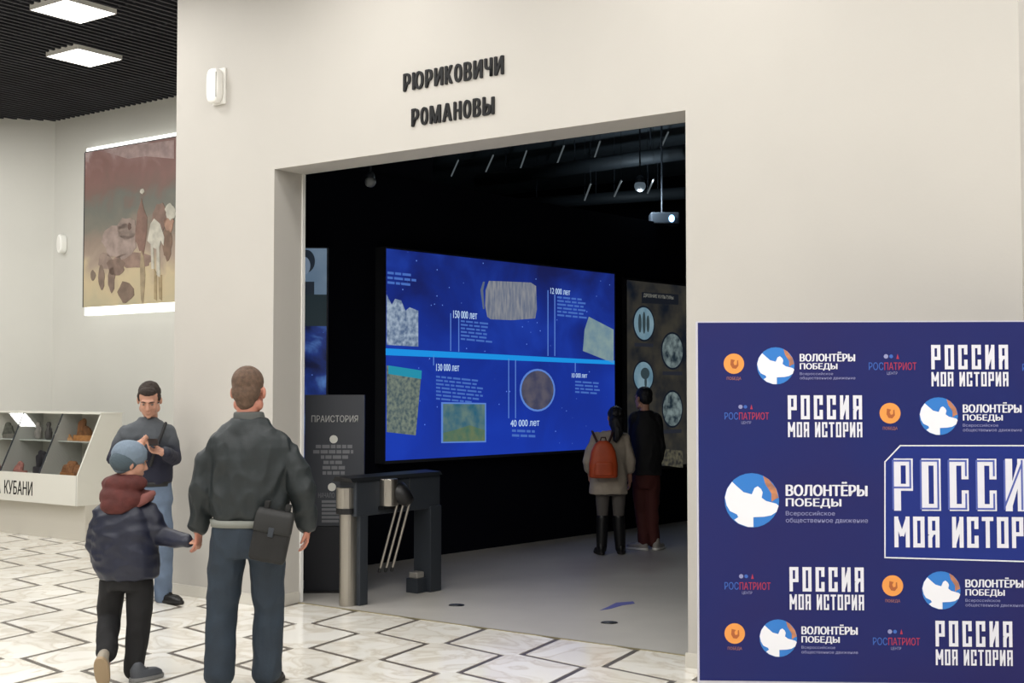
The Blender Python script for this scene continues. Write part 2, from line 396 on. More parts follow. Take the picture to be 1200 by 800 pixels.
# painting in a lit frame on the far wall
pb = Board(uw(0, WP - .09), D)
PT = pb.p(100, 177); PB = pb.p(97.5, 360); x0 = (PT[0] + PB[0]) / 2; x1 = x0 + 2.75; z0, z1 = PB[1], pb.p(100, 179)[1]
r = root('painting', 'large painting of riders in warm hills in a glowing light frame', 'painting', pb.fr @ V((x0, .09, z0)), YAW)
def paint_mat():
    m = bpy.data.materials.new('oil painting'); m.use_nodes = True; nt = m.node_tree; b = nt.nodes['Principled BSDF']
    tc = nt.nodes.new('ShaderNodeTexCoord'); sp = nt.nodes.new('ShaderNodeSeparateXYZ'); n = nt.nodes.new('ShaderNodeTexNoise'); n.inputs['Scale'].default_value = 2.4; n.inputs['Detail'].default_value = 7; n.inputs['Distortion'].default_value = .6
    mr = nt.nodes.new('ShaderNodeMapRange'); mr.inputs['From Min'].default_value = 0; mr.inputs['From Max'].default_value = z1 - z0
    ma = nt.nodes.new('ShaderNodeMath'); ma.operation = 'MULTIPLY_ADD'; ma.inputs[1].default_value = .5; ad = nt.nodes.new('ShaderNodeMath'); ad.operation = 'SUBTRACT'; ad.inputs[1].default_value = .25
    r_ = nt.nodes.new('ShaderNodeValToRGB'); el = r_.color_ramp.elements; el[0].color = lin('b3a98c'); el[1].color = lin('b9a6a4'); el[1].position = 1  # hazy glare over the canvas is mixed into these lightened colours
    for p, c in ((.16, 'c0b08f'), (.3, 'a08f80'), (.42, '8d7d70'), (.52, '787469'), (.64, '6b6c64'), (.74, '786058'), (.86, '84625c'), (.93, '93736e')): q = el.new(p); q.color = lin(c)
    nt.links.new(tc.outputs['Object'], sp.inputs[0]); nt.links.new(tc.outputs['Object'], n.inputs['Vector']); nt.links.new(sp.outputs[2], mr.inputs[0])
    nt.links.new(n.outputs[0], ma.inputs[0]); nt.links.new(mr.outputs[0], ma.inputs[2]); nt.links.new(ma.outputs[0], ad.inputs[0]); nt.links.new(ad.outputs[0], r_.inputs[0]); nt.links.new(r_.outputs[0], b.inputs['Base Color']); b.inputs['Roughness'].default_value = .55
    return m
g = G(); g.box((x0, 0, z0), (x1, .03, z1), pb.fr); g.build('canvas', paint_mat(), r)
g = G(); g.box((x0 - .015, .03, z0 - .1), (x1 + .015, .088, z1 + .06), pb.fr); g.build('light_frame', mat('backlit frame', 'ffffff', .5, emit=(1, 1, .97), estr=2.2), r, label='glowing white backlit frame')
g = G(); g.box((x0 - .012, -.004, z0), (x0 - .002, .03, z1), pb.fr).box((x0, -.004, z1), (x1, .03, z1 + .01), pb.fr); g.build('edge_trim', M_dmetal, r)
def daub(nm, pts, c, c2=None, y=-.003):
    g = G(); q = [pb.p(*p) for p in pts]; q.reverse(); g.plate(q, pb.fr, y, 0); return g.build(nm, mat('paint ' + c, c, .6, var=.18, vscale=9), r)
def blob(px, py, rx, ry, n=16, j=.2): return [(px + rx * cos(2 * pi * i / n) * (1 + random.uniform(-j, j)), py + ry * sin(2 * pi * i / n) * (1 + random.uniform(-j, j))) for i in range(n)]
daub('painted_shape', [(124, 178), (150, 186), (170, 183), (204, 186), (204, 164), (160, 170)], 'a8928f')
for c in ([140, 283, 20, 22, '97867e'], [158, 305, 22, 9, '8b7468'], [148, 268, 13, 12, '8f7f76'], [124, 306, 8, 10, '8d7b70']): daub('painted_shape', blob(*c[:4]), c[4])
for c in ([166, 268, 7, 30, '7d6257'], [187, 255, 9, 16, '7d665b'], [136, 312, 10, 10, '7a665b'], [119, 325, 4, 13, '79675b'], [131, 328, 4, 14, '7a675c'], [148, 342, 9, 12, '786659'], [196, 285, 6, 18, '755f50'], [198, 262, 6, 10, 'a07f6c'], [167, 322, 3, 30, '9a8a70'], [109, 323, 3, 6, '7d6d60'], [152, 265, 2, 4, '5f4a42']): daub('painted_shape', blob(*c[:4]), c[4], y=-.005)
for q in ([(177, 262), (181, 256), (188, 262), (193, 278), (192, 288), (189, 282), (187, 290), (188, 325), (184, 322), (184, 292), (180, 290), (181, 315), (178, 315), (177, 286), (173, 282)], blob(167, 224, 2.4, 3), blob(200, 248, 6, 9)): daub('painted_shape', q, 'b9b5a8', y=-.007)
for q in ([(181, 315), (184, 320), (184, 352), (181, 350)], [(186, 322), (190, 322), (190, 352), (187, 350)]): daub('painted_shape', q, '9a8868', y=-.006)
# small white loudspeaker on the far wall
a, z = Board(uw(0, WP), D).p(76, 286); wf2 = Board(uw(0, WP), D).fr
r = root('wall_speaker', 'small white speaker on the far wall left of the painting', 'speaker', wf2 @ V((a, 0, z - .12)), YAW)
g = G(); g.plate([(a + .055 * cos(t), z + .12 * sin(t)) for t in [2 * pi * i / 20 for i in range(20)]], wf2, -.09, 0); g.build('housing', mat('bright white plastic', 'f4f4ee', .35), r, bev=.02)
g = G(); g.plate([(a + .035 * cos(t), z + .09 * sin(t)) for t in [2 * pi * i / 20 for i in range(20)]], wf2, -.094, -.088); g.build('grille', M_white, r)

# ================================================================= DISPLAY CASE
UE = -4.75; FW = 1.335; TW = 1.63; BW = 1.905; HB = .39; HM = .715; HT = 1.375
M_case = mat('white case board', 'dbd9cf', .42)
M_inner = mat('grey case lining', 'bfbfb6', .5)
r = root('display_case', 'long white museum display case with sloped glass front under the far wall', 'display case', uw(UE, 1.44, 0), YAW)
U0 = -8.4; BAY = .76; nb = 4; ub0 = UE - .02
def sideplate(u0, u1, inset=0):
    pts = [(FW + inset, HB), (BW, HB), (BW, HT), (TW + inset * .6, HT), (FW + inset, HM)]
    g = G(); vs = [uw(u0, w, z) for w, z in pts] + [uw(u1, w, z) for w, z in pts]; n = 5
    g.add(vs, [tuple(range(n)), tuple(reversed(range(n, 2 * n)))] + [(i, n + i, n + (i + 1) % n, (i + 1) % n) for i in range(n)]); return g
UW0 = wl(0, 600, FW)[0] - .55
G().uwbox(UW0, UE, 1.44, BW, 0, HB).build('plinth', mat('case plinth', 'c9c4b8', .5), r)
sideplate(UE - .02, UE).build('side_panel', M_case, r); sideplate(UW0, UW0 + .02).build('side_panel', M_case, r)
G().uwbox(UW0 + .021, UE - .021, FW, FW + .02, HB, HM).build('front_panel', M_case, r)
G().uwbox(UE - .0215, UE - .0195, FW - .002, FW + .02, HB, HM).build('joint', mat('dark gap', '3c3a38', .8), r)
G().uwbox(UW0 + .021, UE - .021, FW + .02, BW, HB, HM - .03).build('base_board', M_inner, r)
G().uwbox(UW0 + .021, UE - .021, BW - .02, BW, HM - .03, HT).build('back_panel', M_inner, r)
G().uwbox(UW0, UE + .003, TW - .01, BW + .003, HT, HT + .018).build('top_panel', M_case, r)
divs = [wl(px, 554.5, FW)[0] for px in (45.5, 0)]; divs.append(2 * divs[1] - divs[0])
edges = [UE - .021] + divs
for dv in divs:
    if dv < UW0 + .05: continue
    sideplate(dv - .006, dv + .006, .012).build('divider', mat('grey divider', 'a9aaa4', .4), r)
M_glass = mat('case glass', 'f2f5f5', .03); _nt = M_glass.node_tree
_tr = _nt.nodes.new('ShaderNodeBsdfTransparent'); _gl = _nt.nodes.new('ShaderNodeBsdfGlossy'); _gl.inputs['Roughness'].default_value = .02; _mx = _nt.nodes.new('ShaderNodeMixShader'); _lf = _nt.nodes.new('ShaderNodeLayerWeight'); _lw = _nt.nodes.new('ShaderNodeMath'); _lw.operation = 'MULTIPLY_ADD'; _lw.inputs[1].default_value = .12; _lw.inputs[2].default_value = .035; _nt.links.new(_lf.outputs['Facing'], _lw.inputs[0])
_nt.links.new(_lw.outputs[0], _mx.inputs[0]); _nt.links.new(_tr.outputs[0], _mx.inputs[1]); _nt.links.new(_gl.outputs[0], _mx.inputs[2]); _nt.links.new(_mx.outputs[0], _nt.nodes['Material Output'].inputs[0])
shelfz = 1.07
for e0, e1 in zip(edges, edges[1:] ):
    e1 = max(e1, UW0 + .03)
    if e0 - e1 < .1: continue
    G().uwbox(e1 + .008, e0 - .008, TW - .06, BW - .021, shelfz - .008, shelfz).build('shelf', mat('shelf glass', 'c3cac4', .15), r)
    g = G(); q = .005
    sp = [(e1 + .007, FW + .004, HM), (e0 - .007, FW + .004, HM), (e0 - .007, TW - .004, HT - .003), (e1 + .007, TW - .004, HT - .003)]
    vs = [uw(*p) for p in sp] + [uw(p[0], p[1] + .006, p[2] - .003) for p in sp]
    g.add(vs, [(0, 1, 2, 3), (7, 6, 5, 4), (0, 4, 5, 1), (1, 5, 6, 2), (2, 6, 7, 3), (3, 7, 4, 0)]); g.build('glass_pane', M_glass, r)
    g = G(); vs = [uw(e1 + s, w - dd, z + dd) for s in (-.006, .006) for w, z, dd in ((FW, HM, .003), (TW, HT, .003), (TW, HT, -.006), (FW, HM, -.006))]
    g.add(vs, [(0, 1, 2, 3), (7, 6, 5, 4), (0, 4, 5, 1), (1, 5, 6, 2), (2, 6, 7, 3), (3, 7, 4, 0)]); g.build('glazing_bar', M_dmetal, r)
cb = Board(uw(0, FW), D)
g = G(); a0, zb = cb.p(5, 578); a1, _ = cb.p(38, 581); zt = cb.p(5, 562)[1]
text(g, cb.fr, 'КУБАНИ', a0, zb, a1 - a0, zt - zb, -.002, bold=.03); text(g, cb.fr, 'А', a0 - .17, zb, .1, zt - zb, -.002, bold=.03)
g.build('lettering', M_letter, r)
# things shown in the case
def case_at(px, py, w): u, z = wl(px, py, w); return u, z
def tuft(name, label, u, w, z, rx, rz, c, cat, c2=None, n=7, sharp=False):
    rr = root(name, label, cat, uw(u, w, z))
    g = G(); g.loft([(uw(u, w, z + a * rz * .25), rx * (1 - a * .06), rx * .45) for a in range(2)], YAW); g.build('tray', mat('tray ' + c, c, .7, var=.2, vscale=20), rr)
    g = G(); random.seed(int(abs(u) * 1000))
    for k in range(n):
        a = random.uniform(-.7, .7); h = rz * (1 - abs(a) * .7) * random.uniform(.75, 1)
        g.tube([uw(u + a * rx, w + random.uniform(-.03, .03), z + rz * .2), uw(u + a * rx * .9, w, z + h)], [rx * .24, rx * .12 if sharp else rx * .2], 8)
    g.build('heap', mat('heap ' + (c2 or c), c2 or c, .8, var=.35, vscale=25), rr); return rr
u, z = case_at(97, 520, 1.75); tuft('bread_loaf', 'tall golden bread loaf on a tray on the upper shelf of the right bay', u, 1.75, shelfz + .001, .16, .25, 'a9743f', 'bread', '6c4726', 11)
u, _ = case_at(84, 520, 1.72); tuft('bread_roll', 'small pale roll beside the tall loaf on the upper shelf', u - .06, 1.72, shelfz + .001, .07, .08, 'c09a70', 'bread', 'b98f62', 5)
u, _ = case_at(83, 550, 1.5); tuft('bread_loaf', 'flat brown loaf at the bottom of the right bay', u, 1.52, HM - .029, .2, .17, '8d6036', 'bread', '7a5230', 11)
for px, lab, h, c in ((33, 'brown pottery jug on the upper shelf of the middle bay', .27, '5a4a40'), (44, 'grey figurine on the upper shelf of the middle bay', .2, '8a8680'), (56, 'slim dark figurine at the right end of the middle bay shelf', .2, '4d4a48')):
    u, _ = case_at(px, 520, 1.75); rr = root('figurine' if 'fig' in lab else 'pottery_jug', lab, 'figurine' if 'fig' in lab else 'jug', uw(u, 1.76, shelfz + .001)); k = .07 if px == 33 else .04
    G().loft([(uw(u, 1.76, shelfz + .001 + h * t), k * q, k * q) for t, q in ((0, .8), (.1, 1), (.4, 1.1), (.65, .6), (.75, .5), (.85, .75), (1, .5))], seg=14).build('body', mat('figure ' + c, c, .6, var=.2, vscale=20), rr, shade=True)
    G().tube([uw(u + k * .6, 1.76, shelfz + h * .72), uw(u + k * 1.4, 1.76, shelfz + h * .6), uw(u + k * .9, 1.76, shelfz + h * .35)], .008, 8).build('handle' if px == 33 else 'arm', mat('figure ' + c, c), rr, shade=True)
u, _ = case_at(44, 547, 1.48); tuft('woven_hat', 'dark fur cap at the bottom of the middle bay', u - .02, 1.55, HM - .029, .15, .33, '2c2a2f', 'hat', '1c1b20', 9)
u, _ = case_at(22, 547, 1.48); tuft('clay_fruit', 'reddish heap of clay fruit at the bottom of the middle bay', u, 1.5, HM - .029, .12, .13, '8f6358', 'fruit', '96655c', 8)
u, _ = case_at(8, 550, 1.48); tuft('straw_plate', 'pale yellow straw plate at the bottom left of the middle bay', u, 1.47, HM - .029, .09, .05, 'c9b98b', 'plate', 'cfbf8f', 5)
u, _ = case_at(8, 510, 1.72); tuft('wreath', 'grey leafy wreath on the upper shelf of the left bay', u, 1.74, shelfz + .001, .12, .2, '6f6c63', 'wreath', '5d5e55', 9)
u, _ = case_at(0, 545, 1.5); tuft('lace_cloth', 'dark red patterned cloth heap at the bottom of the left bay', u - .12, 1.5, HM - .029, .12, .22, '6f4b48', 'cloth', '7d5a52', 9)

# ================================================================= BANNER
BY = 6.2
bl = at(820, 798, BY + .02); brr = at(1200, 798, BY - .06); bd = (brr - bl); bd.z = 0; bd.normalize()
bo = V((bl.x, bl.y, 0)); BB = Board(bo, bd)
x0, zt = BB.p(820.5, 378); zb = BB.p(820.5, 797)[1]; BWD = 2.45
r = root('press_banner', 'dark blue press banner covered in white logos, standing before the white wall', 'banner', bo, math.atan2(bd.y, bd.x))
M_ban = mat('blue banner print', '1c2664', .6, color2='25245c', vscale=1.1, var=.01, spec=.2)
G().box((0, 0, zb), (BWD, .012, zt), BB.fr).build('printed_panel', M_ban, r)
M_alu = mat('aluminium tube', 'b9b9bd', .35, metal=.8)
g = G().box((-.008, .002, zb - .012), (0, .03, zt + .006), BB.fr).box((BWD, .002, zb - .012), (BWD + .008, .03, zt + .006), BB.fr).box((0, .002, zt), (BWD, .03, zt + .006), BB.fr).box((0, .002, zb - .02), (BWD, .03, zb), BB.fr)
g.build('frame', mat('pale frame edge', 'c6c5cf', .4), r)
for xx in (.18, BWD / 2, BWD - .18):
    G().box((xx - .015, .03, 0.03), (xx + .015, .055, zt - .03), BB.fr).build('post', M_alu, r)
    G().box((xx - .03, -.17, 0.0), (xx + .03, .17, .03), BB.fr).build('foot', M_alu, r, bev=.006)
M_pw = mat('white print', 'dddde6', .5); M_pt = mat('faint lilac print', '8c8eb8', .5); M_po = mat('orange print', 'e59749', .5); M_pb = mat('sky blue print', '2a76c6', .5)
M_pr = mat('red print', 'a82c4a', .5); M_pbl = mat('mid blue print', '3560b4', .5); M_pdk = mat('brown print', '6a3a2a', .5); M_rib = mat('brown orange ribbon print', '9a6a58', .5, color2='c98458', vscale=30)
E0 = -.0012
def bpt(x, y): return BB.p(x, y)
def rossia(xa, xb, ya, ym, yb, big=False):
    a, z1 = bpt(xa, ya); b = bpt(xb, ya)[0]; z2 = bpt(xa, ym)[1]; z3 = bpt(xa, yb)[1]; H_ = z1 - z2; h2 = (z2 - z3)
    g = G(); strokes(g, BB.fr, 'РОССИЯ', a, z2 + H_ * .03, b - a, H_ * .97, (b - a) * .045, E0)
    strokes(g, BB.fr, 'МОЯ ИСТОРИЯ', a, z3, b - a, h2 * .88, (b - a) * .026, E0, gap=.3)
    g.build('lettering', M_pw, r, label='white stencil lettering РОССИЯ МОЯ ИСТОРИЯ')
    if big:
        g = G(); strokes(g, BB.fr, 'РОССИЯ', a - .008, z2 + H_ * .03 + .006, b - a, H_ * .97 - .012, (b - a) * .012, E0 * 1.6); g.build('inline', mat('blue inline print', '4a5aa8', .5), r)
rossia(1091, 1181, 404, 433.5, 452.5); rossia(923, 1010, 463, 492, 512); rossia(925, 1012, 664, 693.5, 714); rossia(1096, 1186, 727, 758, 779)
rossia(1047, 1233, 537, 600, 641, True)
g = G(); lt = .006
pl = [bpt(*p) for p in ((1037, 653), (1037, 541), (1055, 522), (1246, 522), (1246, 659))]; pl.append(pl[0])
for (a, b), (c, d) in zip(pl, pl[1:]):
    L = math.hypot(c - a, d - b); ux, uz = (c - a) / L * lt / 2, (d - b) / L * lt / 2
    g.plate([(a + uz - ux, b - ux - uz), (c + uz + ux, d - ux + uz), (c - uz + ux, d + ux + uz), (a - uz - ux, b + ux - uz)], BB.fr, E0, 0)
g.build('logo_border', M_pw, r)
g = G(); g.plate([bpt(*p) for p in ((1037, 653), (1246, 659), (1246, 522), (1055, 522), (1037, 541))], BB.fr, -.0006, 0); g.build('logo_field', mat('brighter blue print', '1f2e7a', .6, spec=.2), r)
def volunteers(cx, cy, cr, tx, tx2, y1, y2, y3, y4):
    a, z = bpt(cx, cy); rr = bpt(cx + cr, cy)[0] - a; e = E0
    g = G(); disc(g, BB.fr, a, z, rr, e, 0); g.build('emblem', M_pb, r, label='round blue emblem')
    g = G(); rb = [(.62, .78), (.42, .9), (.5, .6), (.72, .25), (.72, -.05), (.86, .05), (.98, .1), (.9, .42)]; g.plate([(a + p * rr, z + q * rr) for p, q in reversed(rb)], BB.fr, e * 1.5, 0); g.build('ribbon', M_rib, r)
    dv = [(-.72, .68), (-.55, .52), (-.3, .3), (.0, .22), (.1, .45), (.22, .52), (.34, .42), (.4, .3), (.36, .1), (.52, -.02), (.9, -.12), (.98, -.2), (.9, -.42), (.7, -.55), (.45, -.6), (.05, -.62), (.05, -.98), (-.15, -.98), (-.5, -.85), (-.65, -.72), (-.5, -.62), (-.55, -.52), (-.8, -.4), (-.92, -.2), (-.99, .1), (-.9, .42)]
    g = G(); g.plate([(a + p * rr, z + q * rr) for p, q in reversed(dv)], BB.fr, e * 2, 0); g.build('dove', mat('white dove print', 'e8e8ee', .5), r, label='white dove shape')
    g = G(); x_, z1 = bpt(tx, y1); x2 = bpt(tx2, y1)[0]; z2 = bpt(tx, y2)[1]; z3 = bpt(tx, y3)[1]; z4 = bpt(tx, y4)[1]; h = (z1 - z3) * .42; W_ = x2 - x_
    text(g, BB.fr, 'ВОЛОНТЁРЫ', x_, z2, W_, (z1 - z2) * 1.0, e, bold=.07); text(g, BB.fr, 'ПОБЕДЫ', x_, z3, W_ * .68, (z2 - z3) * .82, e, bold=.07)
    g.build('lettering', M_pw, r, label='white lettering ВОЛОНТЁРЫ ПОБЕДЫ')
    g = G(); hh = (z3 - z4); text(g, BB.fr, 'Всероссийское', x_, z3 - hh * .55, W_ * .6, hh * .36, e, bold=.01); text(g, BB.fr, 'общественное движение', x_, z4, W_, hh * .36, e, bold=.01)
    g.build('small_lettering', M_pt, r)
volunteers(909, 428.5, 22, 937, 1002, 412, 423.5, 434, 445); volunteers(1100, 487.5, 22.5, 1128, 1197, 471, 483.5, 494, 506)
volunteers(881, 586, 32, 920.5, 1016.5, 564, 581, 595, 613); volunteers(1103, 691.5, 22.5, 1131, 1199, 676, 688, 699, 711); volunteers(912, 747.5, 22, 939, 1005, 731, 743, 754, 766)
def medal(cx, cy, cr):
    a, z = bpt(cx, cy); rr = bpt(cx + cr, cy)[0] - a; g = G(); disc(g, BB.fr, a, z, rr, E0, 0); g.build('round_logo', M_po, r, label='orange round logo')
    g = G(); pts = [(-.3, .45), (.1, .35), (-.05, .1), (.05, -.15), (.28, -.1), (.3, .3), (.42, .35), (.45, -.2), (.2, -.5), (-.15, -.45), (-.35, -.1)]; g.plate([(a + p * rr, z + q * rr) for p, q in reversed(pts)], BB.fr, E0 * 1.6, 0); g.build('logo_mark', mat('burnt orange print', 'a85a2c', .5), r)
    g = G(); text(g, BB.fr, 'ПОБЕДА', a - rr * .7, z - rr * 1.65, rr * 1.4, rr * .35, E0, bold=.02); g.build('small_lettering', mat('dull orange print', 'a0685e', .5), r)
medal(860, 426, 12); medal(1043, 484, 12.3); medal(1046, 686, 12.3); medal(861, 742, 12)
def patriot(xa, xb, yc):
    a, z = bpt(xa, yc + 4.5); b = bpt(xb, yc)[0]; s = (b - a) / 55
    g = G(); text(g, BB.fr, 'РОС', a, z, s * 17, s * 9, E0, bold=.02); disc(g, BB.fr, a + s * 26, z + s * 16, s * 2.2, E0, 0, 12); g.build('small_lettering', M_pbl, r)
    g = G(); text(g, BB.fr, 'ПАТРИОТ', a + s * 18, z, s * 37, s * 9, E0, bold=.02); g.plate([(a + s * p, z + s * q) for p, q in ((32, 13), (35, 13), (33.5, 19))], BB.fr, E0, 0); g.build('small_lettering', M_pr, r)
    g = G(); disc(g, BB.fr, a + s * 20, z + s * 16, s * 2.6, E0, 0, 12); text(g, BB.fr, 'ЦЕНТР', a + s * 21, z - s * 6, s * 12, s * 4, E0); g.build('small_lettering', M_pt, r)
patriot(1018, 1074, 429); patriot(849, 901, 487); patriot(849, 903, 686); patriot(1023, 1078, 751); patriot(1198, 1250, 430)

# ================================================================= GALLERY SCREENS
def nebula(name, c1, c2, c3, estr, sc=1.1, grad=None):
    m = bpy.data.materials.new(name); m.use_nodes = True; nt = m.node_tree; b = nt.nodes['Principled BSDF']; b.inputs['Base Color'].default_value = (0, 0, 0, 1); b.inputs['Roughness'].default_value = .35
    tc = nt.nodes.new('ShaderNodeTexCoord'); n = nt.nodes.new('ShaderNodeTexNoise'); n.inputs['Scale'].default_value = sc; n.inputs['Detail'].default_value = 5; n.inputs['Distortion'].default_value = .5
    rp = nt.nodes.new('ShaderNodeValToRGB'); e = rp.color_ramp.elements; e[0].position = .36; e[0].color = lin(c1); e[1].position = .7; e[1].color = lin(c3); q = e.new(.52); q.color = lin(c2)
    vo = nt.nodes.new('ShaderNodeTexVoronoi'); vo.inputs['Scale'].default_value = 9; r2 = nt.nodes.new('ShaderNodeValToRGB'); r2.color_ramp.elements[0].position = .035; r2.color_ramp.elements[0].color = (.16, .3, .75, 1); r2.color_ramp.elements[1].position = .075; r2.color_ramp.elements[1].color = (0, 0, 0, 1)
    mx = nt.nodes.new('ShaderNodeMix'); mx.data_type = 'RGBA'; mx.blend_type = 'ADD'; mx.inputs[0].default_value = 1
    nt.links.new(tc.outputs['Object'], n.inputs['Vector']); nt.links.new(tc.outputs['Object'], vo.inputs['Vector']); nt.links.new(n.outputs[0], rp.inputs[0]); nt.links.new(vo.outputs['Distance'], r2.inputs[0])
    nt.links.new(rp.outputs[0], mx.inputs[6]); nt.links.new(r2.outputs[0], mx.inputs[7]); nt.links.new(mx.outputs[2], b.inputs['Emission Color']); b.inputs['Emission Strength'].default_value = estr
    if grad:                                   # the shown image is bluer towards its lower edge
        sp = nt.nodes.new('ShaderNodeSeparateXYZ'); nt.links.new(tc.outputs['Object'], sp.inputs[0]); mr = nt.nodes.new('ShaderNodeMapRange'); mr.inputs['From Min'].default_value = grad[1]; mr.inputs['From Max'].default_value = grad[0]; nt.links.new(sp.outputs[2], mr.inputs[0])
        m2 = nt.nodes.new('ShaderNodeMix'); m2.data_type = 'RGBA'; m2.blend_type = 'MIX'; m2.inputs[7].default_value = lin('1d44cc'); mu = nt.nodes.new('ShaderNodeMath'); mu.operation = 'MULTIPLY'; mu.inputs[1].default_value = .55
        nt.links.new(mr.outputs[0], mu.inputs[0]); nt.links.new(mu.outputs[0], m2.inputs[0]); nt.links.new(rp.outputs[0], m2.inputs[6]); nt.links.new(m2.outputs[2], mx.inputs[6])
    return m
SB = Board(ps(0, .146), EX)
def quad(g, B, pts, y=-.002): g.plate([B.p(*p) for p in pts], B.fr, y, -.0005)
def patch(B, r, nm, pts, m, y=-.002, **k): g = G(); quad(g, B, pts, y); return g.build(nm, m, r, **k)
sx0, szt = SB.p(453, 291); sx1 = SB.p(720, 324)[0]; szb = SB.p(450, 540)[1]
r = root('video_screen', 'large glowing blue timeline screen on the dark gallery partition', 'screen', ps(0, 0, 0), math.atan2(EX.y, EX.x))
G().box((sx0, .0, szb), (sx1, .02, szt), SB.fr).build('display', nebula('blue space image', '1b2052', '1b2c7c', '2340a4', .9, grad=(1.0, 3.0)), r)
G().box((sx0 - .006, .004, szb - .03), (sx1 + .03, .146, szt + .02), SB.fr).build('housing', mat('screen housing', '25272c', .7), r)
M_cy = mat('cyan line', '000000', emit='1d8fe0', estr=1.0); M_tl = mat('screen thin line', '000000', emit='5f88d8', estr=.9); M_tx = mat('screen lettering', '000000', emit='b9d4f2', estr=1.0); M_tf = mat('screen small lettering', '000000', emit='4c74c8', estr=.85)
patch(SB, r, 'timeline_bar', [(452, 416), (720, 427), (720, 422.5), (452, 408)], M_cy)
for pts in ([(528, 367), (528, 411)], [(537.5, 372), (537.5, 412)], [(642, 340), (642, 417)], [(650, 345), (650, 417)], [(596, 420), (596, 490)], [(604, 421), (604, 490)], [(508, 415), (508, 428)], [(674, 425), (674, 436)]):
    (a, b), (c, d) = pts; patch(SB, r, 'tick_line', [(a - .4, d), (a + .5, d), (a + .5, b), (a - .4, b)], M_tl)
def cap(B, r, body, x, y, x2, h, m=M_tx):
    a, z = B.p(x, y + h); b = B.p(x2, y + h)[0]; z1 = B.p(x, y)[1]; g = G(); text(g, B.fr, body, a, z, b - a, z1 - z, -.002, bold=.03); g.build('caption', m, r)
cap(SB, r, '150 000 лет', 531, 363.5, 559, 9); cap(SB, r, '130 000 лет', 511, 426, 538, 8.5); cap(SB, r, '12 000 лет', 645, 337, 668, 7); cap(SB, r, '40 000 лет', 598, 492, 632, 8); cap(SB, r, '10 000 лет', 670, 437, 688, 5.5)
def lines(B, r, x0, x1, y0, y1, n, slope=.1, m=M_tf):
    g = G()
    for i in range(n):
        y = y0 + (y1 - y0) * i / n; h = (y1 - y0) / n * .5; L = (x1 - x0) * random.uniform(.72, 1); x = x0; dx = 0
        while x < x0 + L - 3:
            w = random.uniform(4, 11); w = min(w, x0 + L - x); k = (x - x0) * slope
            g.plate([B.p(x, y + h + k), B.p(x + w, y + h + k + w * slope), B.p(x + w, y + k + w * slope), B.p(x, y + k)], B.fr, -.002, -.0005); x += w + 1.6
    return g.build('text_lines', m, r, kind='stuff')
lines(SB, r, 540, 581, 375, 400, 6); lines(SB, r, 511, 566, 440, 470, 7); lines(SB, r, 454, 494, 318, 335, 3); lines(SB, r, 653, 690, 347, 372, 6); lines(SB, r, 600, 636, 503, 514, 2, .04); lines(SB, r, 674, 706, 446, 462, 4, .07)
P_rock = pic('lit rock image', '62789a', 'b4c6da', 22, .75); P_land = pic('lit landscape image', '346a84', '6d8a86', 7, .75)
patch(SB, r, 'picture', [(453, 404), (490, 406), (490, 364), (480, 360), (475, 364), (470, 352), (463, 350), (459, 357), (453, 345)], P_rock)
patch(SB, r, 'picture', [(453, 506), (487, 510), (494, 434), (453, 428)], pic('lit field image', '56686e', '8c988a', 26, .7)); patch(SB, r, 'picture', [(455, 438), (493.5, 444), (494, 434), (455, 428)], mat('teal sky image', '000000', emit='2a9ab8', estr=.8), y=-.003)
patch(SB, r, 'picture_frame', [(517, 519), (569.5, 518), (569.5, 472), (517, 471)], M_tl, y=-.002); patch(SB, r, 'picture', [(519, 517.5), (568, 516.5), (568, 473.5), (519, 473)], P_land, y=-.003)
patch(SB, r, 'picture', [(519, 517.5), (568, 516.5), (568, 504), (550, 498), (535, 503), (519, 507)], pic('lit meadow image', '4f7a6c', '7a8a66', 7, .7), y=-.004)
patch(SB, r, 'relic_picture', [(571, 371), (575, 374), (600, 375), (627, 373), (629, 362), (628, 335), (622, 331), (600, 330), (573, 329), (569, 340), (568.5, 358)], pic('lit carved bone', '69748c', '989aa0', 9, .8, stretch=(3, 3, .6)))
patch(SB, r, 'relic_picture', [(566, 362), (567.5, 362), (566, 340), (568, 330), (566, 330), (563, 340)], mat('grey rim image', '000000', emit='6a7890', estr=.7), y=-.003)
patch(SB, r, 'relic_picture', [(683, 411), (719, 425.5), (719, 386), (690, 371), (685, 386)], pic('lit stone slab', '7a98a8', '93acac', 8, .75))
g = G(); a, z = SB.p(630, 457); rx = SB.p(650, 457)[0] - a; rz = SB.p(630, 433)[1] - z; disc(g, SB.fr, a, z, rx * 1.02, -.002, 0, rz=rz * 1.04); g.build('medal_rim', M_tl, r)
g = G(); disc(g, SB.fr, a, z, rx * .93, -.003, 0, rz=rz * .95); g.build('relic_picture', pic('lit round seal', '4a4c66', '666270', 8, .75), r)
# brown panel with oval pictures
x0 = SB.p(735, 330)[0] + .02; B2 = Board(ps(0, .06), EX); x0, zt = B2.p(735.5, 328); zb = B2.p(735.5, 549)[1]; x1 = x0 + 1.45
r = root('exhibit_panel', 'tall dim brown panel of oval pictures behind the man in black', 'screen', ps(4.2, 0, 0), math.atan2(EX.y, EX.x))
G().box((x0, 0, zb), (x1, .05, zt), B2.fr).build('display', pic('dim brown collage', '1c222c', '47443c', 3.2, .6), r)
G().box((x0 - .03, .01, zb - .04), (x1 + .03, .06, zt + .03), B2.fr).build('housing', mat('screen housing', '25272c', .7), r)
g = G(); a, z = B2.p(754, 345.5); b = B2.p(789, 349)[0]; text(g, B2.fr, 'ДРЕВНИЕ КУЛЬТУРЫ', a, z - .03, b - a, .05, -.002, bold=.02); g.build('caption', mat('dim caption', '000000', emit='9a9a90', estr=.6), r)
